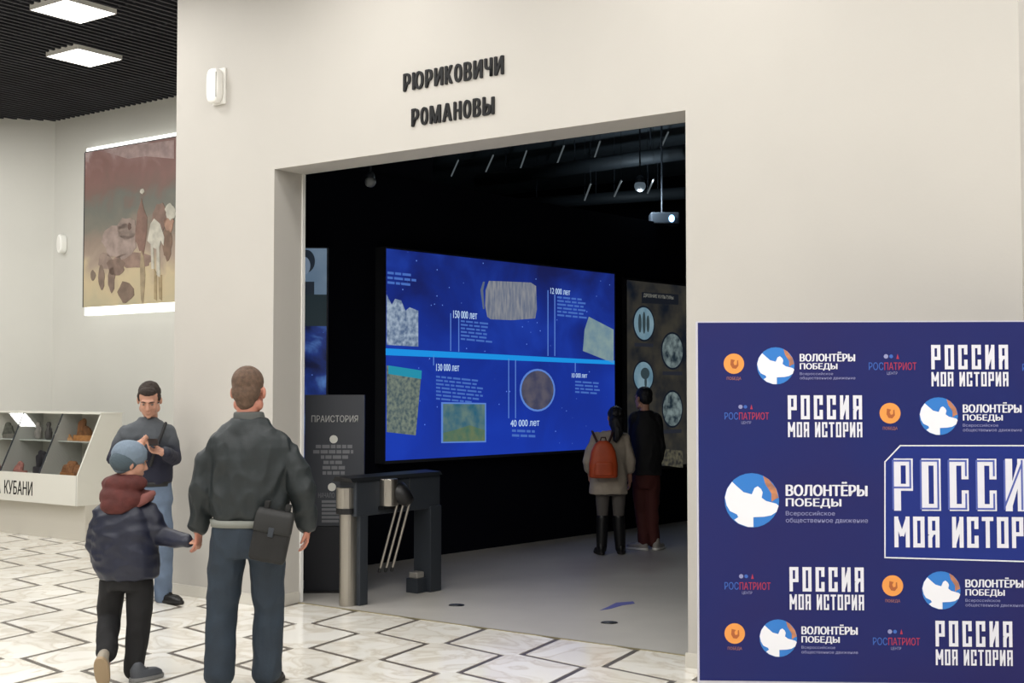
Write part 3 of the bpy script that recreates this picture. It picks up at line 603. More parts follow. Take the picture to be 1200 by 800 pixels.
patch(B2, r, 'title_bar', [(752, 355), (795, 357), (795, 345), (752, 342)], mat('dim bar', '000000', emit='20242c', estr=.6), y=-.0012)
for px, py, rw, rh in ((754.5, 379, 12, 20), (788, 411, 12.5, 21), (754, 441, 11.5, 18), (788, 479, 11.5, 21)):
    a, z = B2.p(px, py); rx = B2.p(px + rw, py)[0] - a; rz = B2.p(px, py - rh)[1] - z
    g = G(); disc(g, B2.fr, a, z, rx * 1.06, -.002, 0, rz=rz * 1.05); g.build('oval_border', mat('dark oval rim', '000000', emit='161d28', estr=.8), r)
    g = G(); disc(g, B2.fr, a, z, rx * .95, -.003, 0, rz=rz * .95); g.build('oval_picture', pic('lit pale oval', '6d93a8', '93b2c0', 5, .6) if px < 770 else pic('lit mixed oval', '2c3a44', '8fa0a0', 11, .6), r)
    if px < 770:
        g = G()
        for q in ((-.4, 0, .16, .55), (0, .05, .15, .65), (.38, 0, .15, .5)) if py < 400 else ((.15, .2, .45, .38), (.2, -.35, .12, .4)): disc(g, B2.fr, a + q[0] * rx, z + q[1] * rz, q[2] * rx, -.004, 0, 16, rz=q[3] * rz)
        g.build('painted_figure', mat('dim figure', '000000', emit='3a4a50', estr=.7), r)
    g = G(); g.plate([(a - rx * .9, z - rz * 1.35), (a + rx * .9, z - rz * 1.35), (a + rx * .9, z - rz * 1.15), (a - rx * .9, z - rz * 1.15)], B2.fr, -.002, 0); g.build('caption', mat('dim caption line', '000000', emit='2c2f38', estr=.7), r)
patch(B2, r, 'picture', [(740, 540), (800, 548), (800, 528), (740, 522)], pic('dim sand image', '3a3a3a', '77735f', 20, .5))
# left upright screen
LY = 11.1; lo = at(383, 456, LY); lo.z = 0; LB = Board(lo - V((.55, 0, 0)), (1, .06))
r = root('portrait_screen', 'narrow upright screen with a dark-haired portrait and blue text behind the doorway edge', 'screen', lo - V((.55, 0, 0)), math.atan2(.06, 1))
zt = LB.p(383, 291)[1]; G().box((0, 0, 0.001), (.55, .09, zt + .01), LB.fr).build('housing', mat('screen housing', '25272c', .7), r)
xw = .55; q = lambda a0, a1, z0_, z1_, m, nm, y=-.003: G().box((a0, y, z0_), (a1, 0, z1_), LB.fr).build(nm, m, r)
zz = lambda py: LB.p(370, py)[1]
q(.01, xw - .01, zz(345), zt, pic('pale portrait ground', '5c7690', '7c92a8', 2, .6), 'picture'); q(.01, xw - .01, zz(382), zz(345), mat('grey green image', '000000', emit='1c2a30', estr=.8), 'picture')
q(.01, xw - .01, zz(560), zz(382), nebula('deep blue image', '0a1238', '1a3278', '5a86c8', .8, 4), 'display')
a, z = LB.p(359, 306); g = G(); disc(g, LB.fr, a, z, .075, -.005, 0, rz=.1); g.build('portrait_hair', mat('dim hair image', '000000', emit='1a2430', estr=.8), r)
g = G(); disc(g, LB.fr, a - .02, z - .04, .055, -.006, 0, rz=.08); g.build('portrait_face', mat('dim face image', '000000', emit='6f7f92', estr=.8), r)
q(a - .1, a + .07, zz(345), zz(330), mat('dim hair image', '000000'), 'portrait_shoulder', -.005)

# ================================================================= INFORMATION TOTEM
TY = 10.45; to = at(357.5, 462, TY); tp = to.copy(); tp.z = .003; TBd = Board(V((to.x, to.y, 0)), (1, 0)); tw = TBd.p(427, 462)[0]
r = root('information_stand', 'dark grey upright information stand headed ПРАИСТОРИЯ beside the turnstile', 'stand', tp)
zt = TBd.p(390, 462.5)[1]; zm = TBd.p(390, 616)[1]
G().box((0, 0, zm), (tw, .06, zt), TBd.fr).build('text_panel', mat('charcoal panel', '33363d', .5), r)
G().box((0, .008, .018), (tw, .06, zm - .004), TBd.fr).build('pedestal', mat('dark pedestal', '1b1c22', .6), r)
G().box((-.02, -.03, .003), (tw + .02, .12, .018), TBd.fr).build('base_plate', M_blackp, r)
def tcap(body, x, y, x2, h, m):
    a, z = TBd.p(x, y + h); b = TBd.p(x2, y + h)[0]; g = G(); text(g, TBd.fr, body, a, z, b - a, TBd.p(x, y)[1] - z, -.002, bold=.02); g.build('heading', m, r)
M_g1 = mat('pale grey print', 'a8a9a6', .5); M_g2 = mat('mid grey print', '6e7074', .5)
tcap('ПРАИСТОРИЯ', 365, 486.5, 419.5, 8, M_g1); tcap('НАЧАЛО', 373, 577, 392, 6, M_g2)
for px, py in ((391, 514.5), (389, 570.5)):
    a, z = TBd.p(px, py); g = G(); disc(g, TBd.fr, a, z, .033, -.002, 0); g.build('round_icon', mat('pale icon', 'cfcec6', .5), r)
lw = [(370, 413), (367, 414), (376, 408), (379, 404), (378, 406), (378, 404)]
g = G()
for i, (a, b) in enumerate(lw):
    y = 521 + i * 6.2; x = a
    while x < b - 2:
        w = min(random.uniform(4, 10), b - x); g.plate([TBd.p(x, y + 4), TBd.p(x + w, y + 4), TBd.p(x + w, y), TBd.p(x, y)], TBd.fr, -.002, 0); x += w + 1.3
for i in range(6):
    y = 586 + i * 4.6; g.plate([TBd.p(377, y + 3), TBd.p(402 - i, y + 3), TBd.p(402 - i, y), TBd.p(377, y)], TBd.fr, -.002, 0)
g.build('text_lines', M_g2, r, kind='stuff')

# ================================================================= TURNSTILE
T0 = on(405, 710); tu, tw0 = back(T0); LEN = .93
r = root('turnstile', 'steel and dark grey tripod turnstile standing just inside the doorway', 'turnstile', V((T0.x, T0.y, .003)), YAW)
fr = frame(V((T0.x, T0.y, 0)), D)        # x along the entrance, y into the gallery
g = G(); g.prism([fr @ V((.065 * cos(t) - .0, .03 + .075 * sin(t), 0)) for t in [pi + pi * i / 12 for i in range(13)]] + [fr @ V((.065, .05, 0)), fr @ V((-.065, .05, 0))], .003, .70); g.build('post', M_steel, r, shade=False, label='round fronted steel post')
g = G(); g.box((-.055, .05, .003), (.1, .14, .70), fr); g.build('post', M_dmetal, r, bev=.006)
g = G(); g.box((-.06, LEN - .06, .003), (.12, LEN + .08, .70), fr); g.build('post', M_dmetal, r, bev=.006)
g = G(); g.box((-.075, .0, .68), (.105, LEN + .08, .95), fr); g.build('housing', M_dmetal, r, bev=.012)
g = G(); g.prism([fr @ V((.075 * cos(t), .0 + .075 * sin(t), 0)) for t in [pi + pi * i / 12 for i in range(13)]], .745, .90); g.build('end_cap', M_steel, r)
g = G(); g.prism([fr @ V((.08 * cos(t), .0 + .07 * sin(t), 0)) for t in [pi + pi * i / 12 for i in range(13)]], .70, .744); g.build('collar', M_blackp, r)
g = G(); pts = [(-.09, .948), (.12, .948), (.1, .975), (-.06, .985)]; g.add([fr @ V((a, y, z)) for y in (-.06, LEN + .09) for a, z in pts], [(0, 1, 2, 3), (7, 6, 5, 4), (0, 4, 5, 1), (1, 5, 6, 2), (2, 6, 7, 3), (3, 7, 4, 0)]); g.build('top_cover', M_blackp, r)
g = G(); g.box((.1055, .3, .72), (.108, .302, .94), fr).box((.1055, .62, .72), (.108, .622, .94), fr); g.build('seam', M_steel, r)
dr = G(); dr.prism([fr @ V((.135 + .075 * cos(t), .33 + .07 * sin(t), 0)) for t in [2 * pi * i / 24 for i in range(24)]], .745, .955); dr.build('hub_cover', M_steel, r, bev=.006, label='bright steel hub cover')
hd = (fr.to_3x3() @ V((.7, .1, -.5))).normalized(); hb = fr @ V((.16, .40, .86))
g = G(); g.tube([hb, hb + hd * .05, hb + hd * .15], [.085, .08, .045], 20, ends=False); g.build('hub', M_blackp, r, shade=True)
g = G(); g.box((.1055, .25, .72), (.16, .47, .745), fr); g.build('bracket', M_blackp, r)
hp = hb + hd * .10
for k in range(3):
    st = hp + fr.to_3x3() @ V((-.05 + .035 * k, -.03 + .03 * k, -.03)); q = fr.to_3x3() @ V((-.10 - .015 * k, -.10 + .02 * k, -.53))
    a = G().tube([st, st + q], .0105, 12).build('arm', M_steel, r, shade=True)
    G().tube([st + q * .97, st + q * 1.01], .0125, 12).build('arm_tip', M_blackp, a, shade=True)
# small steel stanchion foot beside it
bo_ = on(491, 692); r = root('floor_box', 'small grey metal floor box with a pale top behind the turnstile', 'floor box', V((bo_.x, bo_.y, .003)), YAW); fr = frame(V((bo_.x - .02, bo_.y - .1, 0)), D)
G().box((-.06, -.05, .003), (.06, .07, .12), fr).build('body', M_dmetal, r, bev=.005); G().box((-.045, -.035, .12), (.045, .055, .17), fr).build('lid', mat('pale lid', 'a8a49c', .4, metal=.4), r, bev=.01)
# floor marks
for k, (px, py, lab) in enumerate(((535, 709, 'flat dark oval floor socket near the turnstile'), (714, 729.5, 'flat dark oval floor socket near the right side of the doorway'))):
    c = on(px, py, .003); rr = root('floor_socket', lab, 'floor socket', c, 0, 'dark floor sockets')
    G().loft([(c + V((0, 0, .0)), .062, .05), (c + V((0, 0, .006)), .056, .045)], seg=24).build('plate', M_blackp, rr)
    G().loft([(c + V((0, 0, .006)), .03, .025), (c + V((0, 0, .009)), .028, .022)], seg=20).build('cap', M_dmetal, rr)
g = G(); pts = [on(x, y, .003) for x, y in ((703, 715), (716, 713), (730, 709), (744, 707), (742, 704.5), (722, 706), (712, 711))]; g.prism(pts, .0032, .0045)
tag(g.build('floor_marking', mat('violet blue sticker', '5558a0', .5), None), 'violet blue streak-shaped sticker on the grey gallery floor', 'marking')  # thin violet blue streak lying on the gallery floor

# gallery ceiling things
GCZ = CEIL - .1
for k, (a, b) in enumerate((((537, 188), (529, 206)), ((578, 182), (569, 202)), ((617, 177), (610, 197)), ((661, 171), (652, 194)), ((703, 166), (695, 190)), ((783, 155), (772, 179)), ((692, 216), (685, 235)), ((728, 212), (720, 230)), ((766, 210), (759, 226)))):
    h = 4.85 if k < 6 else 4.15; p = on(*a, h); q = on(*b, h); dq = (q - p).normalized(); q = p + dq * min((q - p).length, 1.3)
    names = ['first from the left', 'second from the left', 'third from the left', 'fourth from the left', 'fifth from the left', 'rightmost'] if k < 6 else ['left', 'middle', 'right']
    row = 'upper' if k < 6 else 'lower'
    rr = root('ceiling_bar', 'thin pale bar under the dark gallery ceiling, %s of the %s row' % (names[k % 6], row), 'ceiling bar', (p + q) / 2, 0, 'thin bars under the gallery ceiling')
    G().tube([p, q], .011, 8).build('bar', mat('pale bar', 'a9aeb0', .4, emit='6b7478', estr=.55), rr)
    for t in (p, q): G().tube([t, V((t.x, t.y, GCZ))], .0025, 5).build('wire', M_dmetal, rr)
for a, b, h, wd, lab in (((560, 212), (803, 178), 4.6, .16, 'grey duct crossing the gallery ceiling, upper one'), ((600, 240), (803, 226), 4.3, .14, 'grey duct crossing the gallery ceiling, lower one')):
    p = on(*a, h); q = on(*b, h); dd = (q - p).normalized(); q2 = p + dd * min((q - p).length, 5.5)
    if back(q2)[0] > UR - .3: q2 = p + dd * ((UR - .3 - back(p)[0]) / dd.dot(D)) if dd.dot(D) > 0 else q2
    rr = root('ceiling_duct', lab, 'duct', (p + q2) / 2); G().tube([p, q2], wd * .6, 14, ends=False).build('pipe', mat('dark duct', '363c41', .6, metal=.2), rr, shade=True)
    for t in (.15, .5, .85): c = p.lerp(q2, t); G().tube([c, V((c.x, c.y, GCZ))], .008, 6).build('hanger', M_dmetal, rr)
for px, py, Y, rad, lab, em in ((434, 213, 11.2, .05, 'small round dome camera on the dark partition', None), (750, 218, 15.5, .07, 'dim round globe under the gallery ceiling with an added fill light', None)):
    c = at(px, py, Y); top = GCZ
    rr = root('dome_camera' if px < 500 else 'dim_globe', lab, 'camera' if px < 500 else 'lamp', c)
    G().ell(c, rad).build('dome', mat('grey dome', '8b8f92', .4), rr, shade=True) if px < 500 else G().ell(c, rad).build('globe', mat('dim globe', '8b8f92', .4, emit='55616a', estr=.8), rr, shade=True)
    if px > 500:
        l = bpy.data.lights.new('gallery_fill_light', 'POINT'); l.energy = GLOBE_FILL_W; l.color = (.75, .9, 1); l.shadow_soft_size = .1; o = bpy.data.objects.new('gallery_fill_light', l); COL.objects.link(o); o.parent = rr; o.location = (0, 0, -.12)  # fill light added below the globe to brighten the dark gallery ceiling
    G().tube([c + V((0, 0, rad * .9)), c + V((0, 0, rad * 1.15))], rad * .3, 10).build('ring', M_dmetal, rr); G().tube([c + V((0, 0, rad)), V((c.x, c.y, top))], .01, 8).build('stem', M_dmetal, rr)
    G().tube([c + V((0, 0, rad * .5)), c + V((0, 0, rad * 1.1))], rad * .8, 14).build('cap', M_dmetal, rr, shade=True)
c = at(787, 256, 15.6); rr = root('projector', 'dark projector with a tiny blue-white light near the gallery ceiling', 'projector', c)
G().box((c.x - .25, c.y, c.z - .06), (c.x + .1, c.y + .3, c.z + .08)).build('body', mat('projector grey', '3a4048', .5), rr, bev=.015)
G().ell(c + V((0, -.01, 0)), (.035, .02, .045)).build('lens', mat('blue lamp', 'ffffff', emit='9ad0ff', estr=5), rr, shade=True); G().tube([c + V((-.1, .15, .08)), V((c.x - .1, c.y + .15, GCZ))], .012, 8).build('mount', M_dmetal, rr)

# ================================================================= PEOPLE
M_skin = mat('fair skin', 'b98a74', .55, var=.06, vscale=20); M_skin2 = mat('ruddy skin', 'b57a66', .55, var=.06, vscale=20)
def hframe(o, yaw, pitch=0, roll=0, s=1): return MX.Translation(o) @ MX.Rotation(yaw, 4, 'Z') @ MX.Rotation(pitch, 4, 'X') @ MX.Rotation(roll, 4, 'Y') @ MX.Scale(s, 4)
def head(g, T):
    o = g.T; g.T = T
    g.ell((0, -.012, .035), (.074, .094, .083), seg=24); g.ell((0, .03, -.03), (.064, .062, .08), seg=20); g.ell((0, .036, -.078), (.054, .05, .036)); g.ell((0, .078, -.097), (.02, .016, .016), seg=10)
    g.ell((0, .078, .024), (.05, .018, .011)); g.tube([(0, .088, .012), (0, .106, -.03)], [.009, .0135], 10)
    for s in (-1, 1):
        g.ell((s * .012, .098, -.034), .0085, seg=10); g.ell((s * .034, .062, -.028), (.02, .02, .024)); g.ell((s * .08, -.008, -.008), (.011, .019, .031), MX.Rotation(s * .25, 3, 'Z'), seg=12); g.ell((s * .055, .0, -.065), (.02, .035, .03))
    g.ell((0, .09, -.061), (.022, .009, .006), seg=12); g.ell((0, .088, -.071), (.019, .009, .0065), seg=12)
    g.tube([(0, -.018, -.06), (0, -.022, -.15)], [.052, .05], 16)
    g.T = o
def eyes(T, r, hair):
    for s in (-1, 1):
        g = G(); g.T = T; g.ell((s * .03, .0805, .001), (.011, .007, .0055), seg=12); e = g.build('eye', mat('eye white', '9c9288', .4), r, shade=True)
        g = G(); g.T = T; g.ell((s * .03, .087, .0), (.005, .002, .004), seg=10); g.build('iris', mat('dark iris', '2a1f18', .3), e, shade=True)
        g = G(); g.T = T; g.tube([(s * .015, .096, .021), (s * .032, .095, .026), (s * .048, .084, .021)], [.0035, .0045, .0025], 8); g.build('eyebrow', hair, r, shade=True)
def hand(g, T, side, curl=.5, s=1.0):         # fingers along -z, palm faces +y, thumb towards side*x
    o = g.T; g.T = T @ MX.Scale(s, 4)
    g.ell((0, 0, -.045), (.041, .015, .052), seg=16); g.tube([(0, 0, .006), (0, 0, -.02)], [.026, .03], 12); g.ell((side * .024, .008, -.035), (.018, .015, .032), seg=12)
    for i, (x, L) in enumerate(((.031, .068), (.011, .077), (-.0095, .072), (-.029, .056))):
        x *= side; p = V((x, 0, -.085)); a = .15; P = [V((x * .8, 0, -.06)), p]
        for k, f in enumerate((.45, .32, .23)): a += curl * (.75 + .12 * k); p = p + V((x * .03, sin(a), -cos(a))) * L * f; P.append(p)
        g.tube(P, [.0095, .0098, .009, .0082, .007], 10)
    g.tube([(side * .022, .004, -.022), (side * .043, .014, -.048), (side * .049, .026, -.072), (side * .042, .036, -.092)], [.013, .0115, .0105, .008], 10)
    g.T = o
def mdir(o, down, palm):                      # frame: -z along down, +y towards palm
    z = -V(down).normalized(); y = V(palm) - z * V(palm).dot(z); y.normalize(); x = y.cross(z)
    m = MX.Identity(4); m.col[0][:3] = x; m.col[1][:3] = y; m.col[2][:3] = z; m.col[3][:3] = V(o); return m
def foot_dir(ank, toe): d = V(toe) - V(ank); d.z = 0; return d.normalized()
def shoe(r, heel, yaw, L, m, sole, pitch=0, name='shoe', wd=.05, zh=.075):    # heel point on the ground, yaw 0 = towards +y
    T = MX.Translation(heel) @ MX.Rotation(yaw, 4, 'Z') @ MX.Translation((0, L, 0)) @ MX.Rotation(pitch, 4, 'X') @ MX.Translation((0, -L, 0))
    g = G(); g.T = T
    g.loft([((0, L * .5, .004), wd * .92, L * .5), ((0, L * .5, .012), wd, L * .51), ((0, L * .5, .026), wd * .98, L * .5)], e=2.5); s = g.build('sole', sole, r)
    g = G(); g.T = T; g.loft([((0, L * .5, .02), wd * .95, L * .485), ((0, L * .49, .045), wd * .9, L * .46), ((0, L * .42, .065), wd * .78, L * .36)], e=2.4); g.ell((0, L * .22, .06), (wd * .8, L * .22, .05)); g.tube([(0, L * .22, .05), (0, L * .2, zh + .03)], [wd * .8, wd * .75], 14)
    u = g.build(name, m, r, vox=.007, smooth=4); s.parent = u
    g = G(); g.T = T
    for k in range(3): g.tube([(-wd * .45, L * (.42 + .1 * k), .072 - .008 * k), (0, L * (.43 + .1 * k), .08 - .01 * k), (wd * .45, L * (.42 + .1 * k), .072 - .008 * k)], .003, 6)
    g.build('lace', sole, u); return u
def person_root(lab, loc): return root('person', lab, 'person', loc)

def figure(r, Y, sc, P, yaw, hT, skin, torso, arms, legs, hands, body_torso, vox=.0065):
    """one continuous body: P maps joint names to points"""
    g = G(); head(g, hT)
    g.loft(body_torso, yaw)
    for s in 'LR':
        g.tube([P['sh' + s], P['el' + s], P['wr' + s]], arms, 14)
        g.tube([P['hip' + s], P['kn' + s], P['an' + s]], legs, 14)
        if hands.get(s): hand(g, *hands[s])
        f = P['ft' + s]; g.tube([P['an' + s] - V((0, 0, .02)), f], [legs[2] * .8, .02], 12)
    return g.build('body', skin, r, vox=vox, smooth=3)

# ---------------------------------------------------------------- 1 father, seen from behind
Y = 7.12; s_ = Y / F; Pt = lambda x, y, d=0: at(x, y, Y + d)
base = on(290, 806); base.z = 0
r = person_root('man seen from behind, dark jacket and blue jeans, holding the boy by the hand', base)
P = dict(shL=Pt(254, 524, 0), shR=Pt(333, 524, 0), elL=Pt(236, 574, -.02), elR=Pt(353, 573, -.02), wrL=Pt(233, 618, .06), wrR=Pt(360, 615, .06),
         hipL=Pt(268, 636), hipR=Pt(312, 636), knL=Pt(260, 716, .02), knR=Pt(315, 714, .06), anL=Pt(257, 789, -.02), anR=Pt(312, 786, .06))
P['ftL'] = V((P['anL'].x - .03, P['anL'].y + .17, .035)); P['ftR'] = V((P['anR'].x + .03, P['anR'].y + .17, .035))
hT = hframe(Pt(291.5, 458.5, .02), R(-6), R(-3), 0, 1.12)
hl = mdir(P['wrL'] + V((0, 0, .0)), (-.05, .1, -1), (-1, .25, 0)); hr = mdir(P['wrR'], (0, .08, -1), (-1, -.2, 0))
bt = [(Pt(291, 640, 0), .15, .1), (Pt(291, 600, 0), .15, .09), (Pt(291, 570, 0), .16, .1), (Pt(292, 530, 0), .15, .09), (Pt(292, 518, 0), .11, .07), (Pt(292, 505), .06, .05), (Pt(292, 492), .05, .05)]
figure(r, Y, 1, P, 0, hT, M_skin2, None, [.036, .036, .03], [.075, .05, .038], {'L': (hl, 1, .35), 'R': (hr, -1, .38)}, bt)
M_jac = mat('dark slate jacket', '192022', .6, var=.14, vscale=12, bump=.45, bscale=16)
g = G(); g.loft([(Pt(291.5, 609, -.0), .19, .122), (Pt(291.5, 602, -.0), .208, .14), (Pt(292, 585), .215, .15), (Pt(293, 560), .225, .15), (Pt(293.5, 538), .24, .148), (Pt(293.5, 524), .242, .142), (Pt(293.5, 513), .225, .13), (Pt(293, 505), .18, .115), (Pt(292, 498), .13, .1), (Pt(292, 491), .09, .085)], 0, e=2.3)
for S, sg in (('L', -1), ('R', 1)):
    a, b, c = P['sh' + S], P['el' + S], P['wr' + S]
    g.tube([a + V((-sg * .02, 0, -.0)), a.lerp(b, .4) + V((sg * .012, 0, 0)), b, b.lerp(c, .45) + V((sg * .0, 0, 0)), b.lerp(c, .93)], [.068, .077, .072, .064, .053], 18)
g.build('jacket', M_jac, r, vox=.0085, smooth=3, fold=.0115, fscale=(11, 11, 6))
g = G(); g.loft([(Pt(292, 494.5), .09, .085), (Pt(292, 489), .087, .083), (Pt(291.5, 482.5, .0), .083, .08), (Pt(291.5, 482), .06, .06)], 0); g.build('collar', M_jac, r, vox=.008, smooth=2, label='grey turned-up collar').data.materials[0] = mat('grey collar', '4c4e4c', .7)
g = G(); g.loft([(Pt(291, 616), .203, .137), (Pt(291, 607.5), .21, .144)], 0, e=2.3); g.build('hem_band', mat('light grey hem', '7d7f78', .7), r, shade=True, label='light grey ribbed hem band')
for S in 'LR':
    a, b = P['el' + S], P['wr' + S]; d_ = (b - a).normalized(); g = G(); g.tube([b - d_ * .03, b + d_ * .012], [.043, .041], 16, ends=False); g.build('cuff', mat('grey knit cuff', '5e5f59', .8), r, shade=True)
M_jean = mat('dark blue jeans', '1f2b37', .75, var=.18, vscale=7, bump=.2, bscale=60)
def trousers(r, P, m, ctr, waist, yaw, rad, hemz=0, fold=.006, top=.1, vox=.009, name='jeans'):
    g = G(); g.loft(waist, yaw, e=2.2)
    for S in 'LR':
        a, b, c = P['hip' + S], P['kn' + S], P['an' + S]
        g.tube([a, a.lerp(b, .5), b, b.lerp(c, .5), c + (c - b).normalized() * hemz], rad, 18)
    return g.build(name, m, r, vox=vox, smooth=4, fold=fold, fscale=(10, 10, 6))
trousers(r, P, M_jean, None, [(Pt(290.5, 652, .0), .16, .12), (Pt(290.5, 640, .0), .197, .135), (Pt(291, 622), .198, .135), (Pt(291, 608), .186, .122)], 0, [.1, .098, .083, .08, .082])
shoe(r, V((P['anL'].x, P['anL'].y - .07, 0)), R(8), .27, M_blackp, mat('dark sole', '1a1817', .7)); shoe(r, V((P['anR'].x, P['anR'].y - .07, 0)), R(-10), .27, M_blackp, mat('dark sole', '1a1817', .7))
M_hair = mat('short brown hair', '5a4638', .85, var=.25, vscale=40, bump=.4, bscale=160)
g = G(); g.T = hT; g.ell((0, -.022, .047), (.078, .092, .08), seg=24); g.ell((0, -.045, .0), (.072, .066, .07), seg=20); g.tube([(0, -.055, -.02), (0, -.05, -.05)], [.058, .048], 16)
for q in (-1, 1): g.ell((q * .064, -.012, .03), (.012, .03, .03), seg=12)
g.build('hair', M_hair, r, vox=.006, smooth=3, fold=.0015, fscale=(40, 40, 40))
# pouch on his belt
pc = Pt(318, 628, -.19)
rr = root('hip_pouch', 'black pouch hanging on the right hip of the man in the dark jacket', 'bag', pc - V((0, 0, .14)))
T = MX.Translation(pc) @ MX.Rotation(R(11), 4, 'Y')
M_pch = mat('black nylon', '121212', .7, var=.2, vscale=15, bump=.3, bscale=40)
g = G(); g.T = T; g.loft([((0, 0, -.14), .09, .022), ((0, 0, -.12), .1, .035), ((0, 0, 0), .1, .04), ((0, 0, .11), .098, .035), ((0, 0, .135), .09, .024)], e=4, seg=32); g.build('bag', M_pch, rr, vox=.007, smooth=4, fold=.002)
g = G(); g.T = T; g.loft([((0, -.012, .02), .101, .034), ((0, -.008, .03), .104, .038), ((0, -.004, .11), .103, .041), ((0, 0, .142), .094, .03)], e=4, seg=32); g.build('flap', mat('black flap', '191918', .65), rr, shade=True)
g = G(); g.T = T; g.box((-.015, -.052, .0), (.015, -.034, .05)); g.build('buckle', M_dmetal, rr, bev=.004)
g = G(); g.T = T; g.box((-.07, .0, .12), (-.045, .05, .18)).box((.045, .0, .12), (.07, .05, .18)); g.build('belt_loop', M_pch, rr)

# ---------------------------------------------------------------- 2 boy
Y = 7.33; base = on(155, 797); base.z = 0; base = V((base.x, base.y, 0))
r = person_root('boy in grey-blue knitted cap, navy coat with maroon hood and black trousers', base)
Pt = lambda x, y, d=0: at(x, y, Y + d)
P = dict(shL=Pt(123, 602), shR=Pt(172, 601), elL=Pt(112, 640, .04), elR=Pt(190, 629, -.02), wrL=Pt(120, 664, .16), wrR=Pt(219, 634, -.13),
         hipL=Pt(132, 682), hipR=Pt(164, 682), knL=Pt(128, 722, .05), knR=Pt(163, 732, .0), anL=Pt(125, 764, -.12), anR=Pt(157, 784, .0))
P['ftL'] = Pt(124, 790, -.12); P['ftR'] = V((P['anR'].x + .04, P['anR'].y + .12, .03))
hT = hframe(Pt(153, 541.5, 0), R(-62), R(-8), R(6), .88)
hl = mdir(P['wrL'], (.2, .6, -.6), (1, 0, 0)); hr = mdir(P['wrR'], (1, -.35, -.05), (0, .3, -1))
bt = [(Pt(146, 686), .11, .08), (Pt(146, 650), .11, .075), (Pt(147, 615), .13, .085), (Pt(147, 602), .12, .075), (Pt(148, 592), .06, .05), (Pt(149, 582), .045, .045)]
figure(r, Y, 1, P, R(-10), hT, M_skin, None, [.04, .033, .024], [.058, .042, .032], {'L': (hl, 1, .4, .78), 'R': (hr, 1, .95, .72)}, bt)
M_coat = mat('navy quilted coat', '14182b', .5, var=.15, vscale=10, bump=.3, bscale=16)
g = G(); g.loft([(Pt(151, 677), .16, .125), (Pt(149, 668), .182, .14), (Pt(146.5, 648), .188, .145), (Pt(146, 625), .18, .14), (Pt(146, 606), .17, .125), (Pt(147, 594), .12, .1), (Pt(148, 586), .08, .08)], R(-10), e=2.3)
a, b, c = P['shL'], P['elL'], P['wrL']; g.tube([a, a.lerp(b, .5), b, b.lerp(c, .9)], [.07, .066, .056, .045], 16)
a, b, c = P['shR'], P['elR'], P['wrR']; g.tube([a, a.lerp(b, .5), b, b.lerp(c, .5), c], [.068, .066, .055, .046, .038], 16)
g.build('coat', M_coat, r, vox=.008, smooth=5, fold=.006, fscale=(8, 8, 14))
M_mar = mat('maroon fleece', '50231f', .85, var=.2, vscale=14, bump=.3, bscale=50)
g = G(); g.ell(Pt(142, 583, -.05), (.125, .09, .07), MX.Rotation(R(8), 3, 'Y'), seg=24); g.ell(Pt(146, 566, -.02), (.125, .1, .055), seg=24); g.ell(Pt(136, 592, -.1), (.09, .05, .05)); g.ell(Pt(168, 583, .03), (.06, .08, .045), MX.Rotation(R(-20), 3, 'Y'))
g.build('hood', M_mar, r, vox=.009, smooth=5, fold=.006, fscale=(12, 12, 12))
g = G(); g.tube([Pt(160, 592, -.06), Pt(170, 584, -.06), Pt(179, 578, .0)], [.02, .03, .02], 12); g.build('hood_lining', mat('dusty red lining', '7a4a45', .85), r, vox=.007, smooth=2)
g = G(); g.T = hT; g.ell((0, -.016, .052), (.09, .115, .092), seg=28); g.ell((0, -.03, .02), (.088, .1, .07), seg=24); g.ell((0, -.045, -.012), (.082, .082, .07), seg=24)
g.build('knitted_cap', mat('slate blue knit', '6c7a88', .9, bump=.5, bscale=90, stretch=(1, 1, .3)), r, vox=.007, smooth=4, fold=.002, fscale=(20, 20, 20))
g = G(); g.T = hT; g.ell((.03, -.05, .005), (.068, .092, .072), MX.Rotation(R(15), 3, 'Y'), seg=28); g.build('cap_panel', mat('dark teal knit', '435058', .9, bump=.5, bscale=90), r, vox=.007, smooth=3, label='darker lower back of the cap')
eyes(hT, r, M_hair)
M_bt = mat('black trousers', '08070a', .8, bump=.2, bscale=40)
trousers(r, P, M_bt, None, [(Pt(148, 690), .12, .1), (Pt(148, 676), .14, .11), (Pt(148, 666), .13, .1)], R(-10), [.074, .072, .066, .06, .055], name='trousers')
M_sh = mat('beige canvas shoe', '8d8577', .7, var=.15, vscale=15); M_so = mat('tan sole', '9a8568', .7)
tl = on(124, 806); T0_ = V((tl.x - .0, tl.y, 0)); shoe(r, V((T0_.x, T0_.y - .2, 0)), R(4), .2, M_sh, M_so, pitch=R(-62), wd=.042, zh=.06)
shoe(r, V((P['anR'].x - .0, P['anR'].y - .07, 0)), R(-38), .22, mat('dark grey shoe', '4b4e54', .6), mat('grey sole', '7b7b7a', .7), wd=.045, zh=.06)

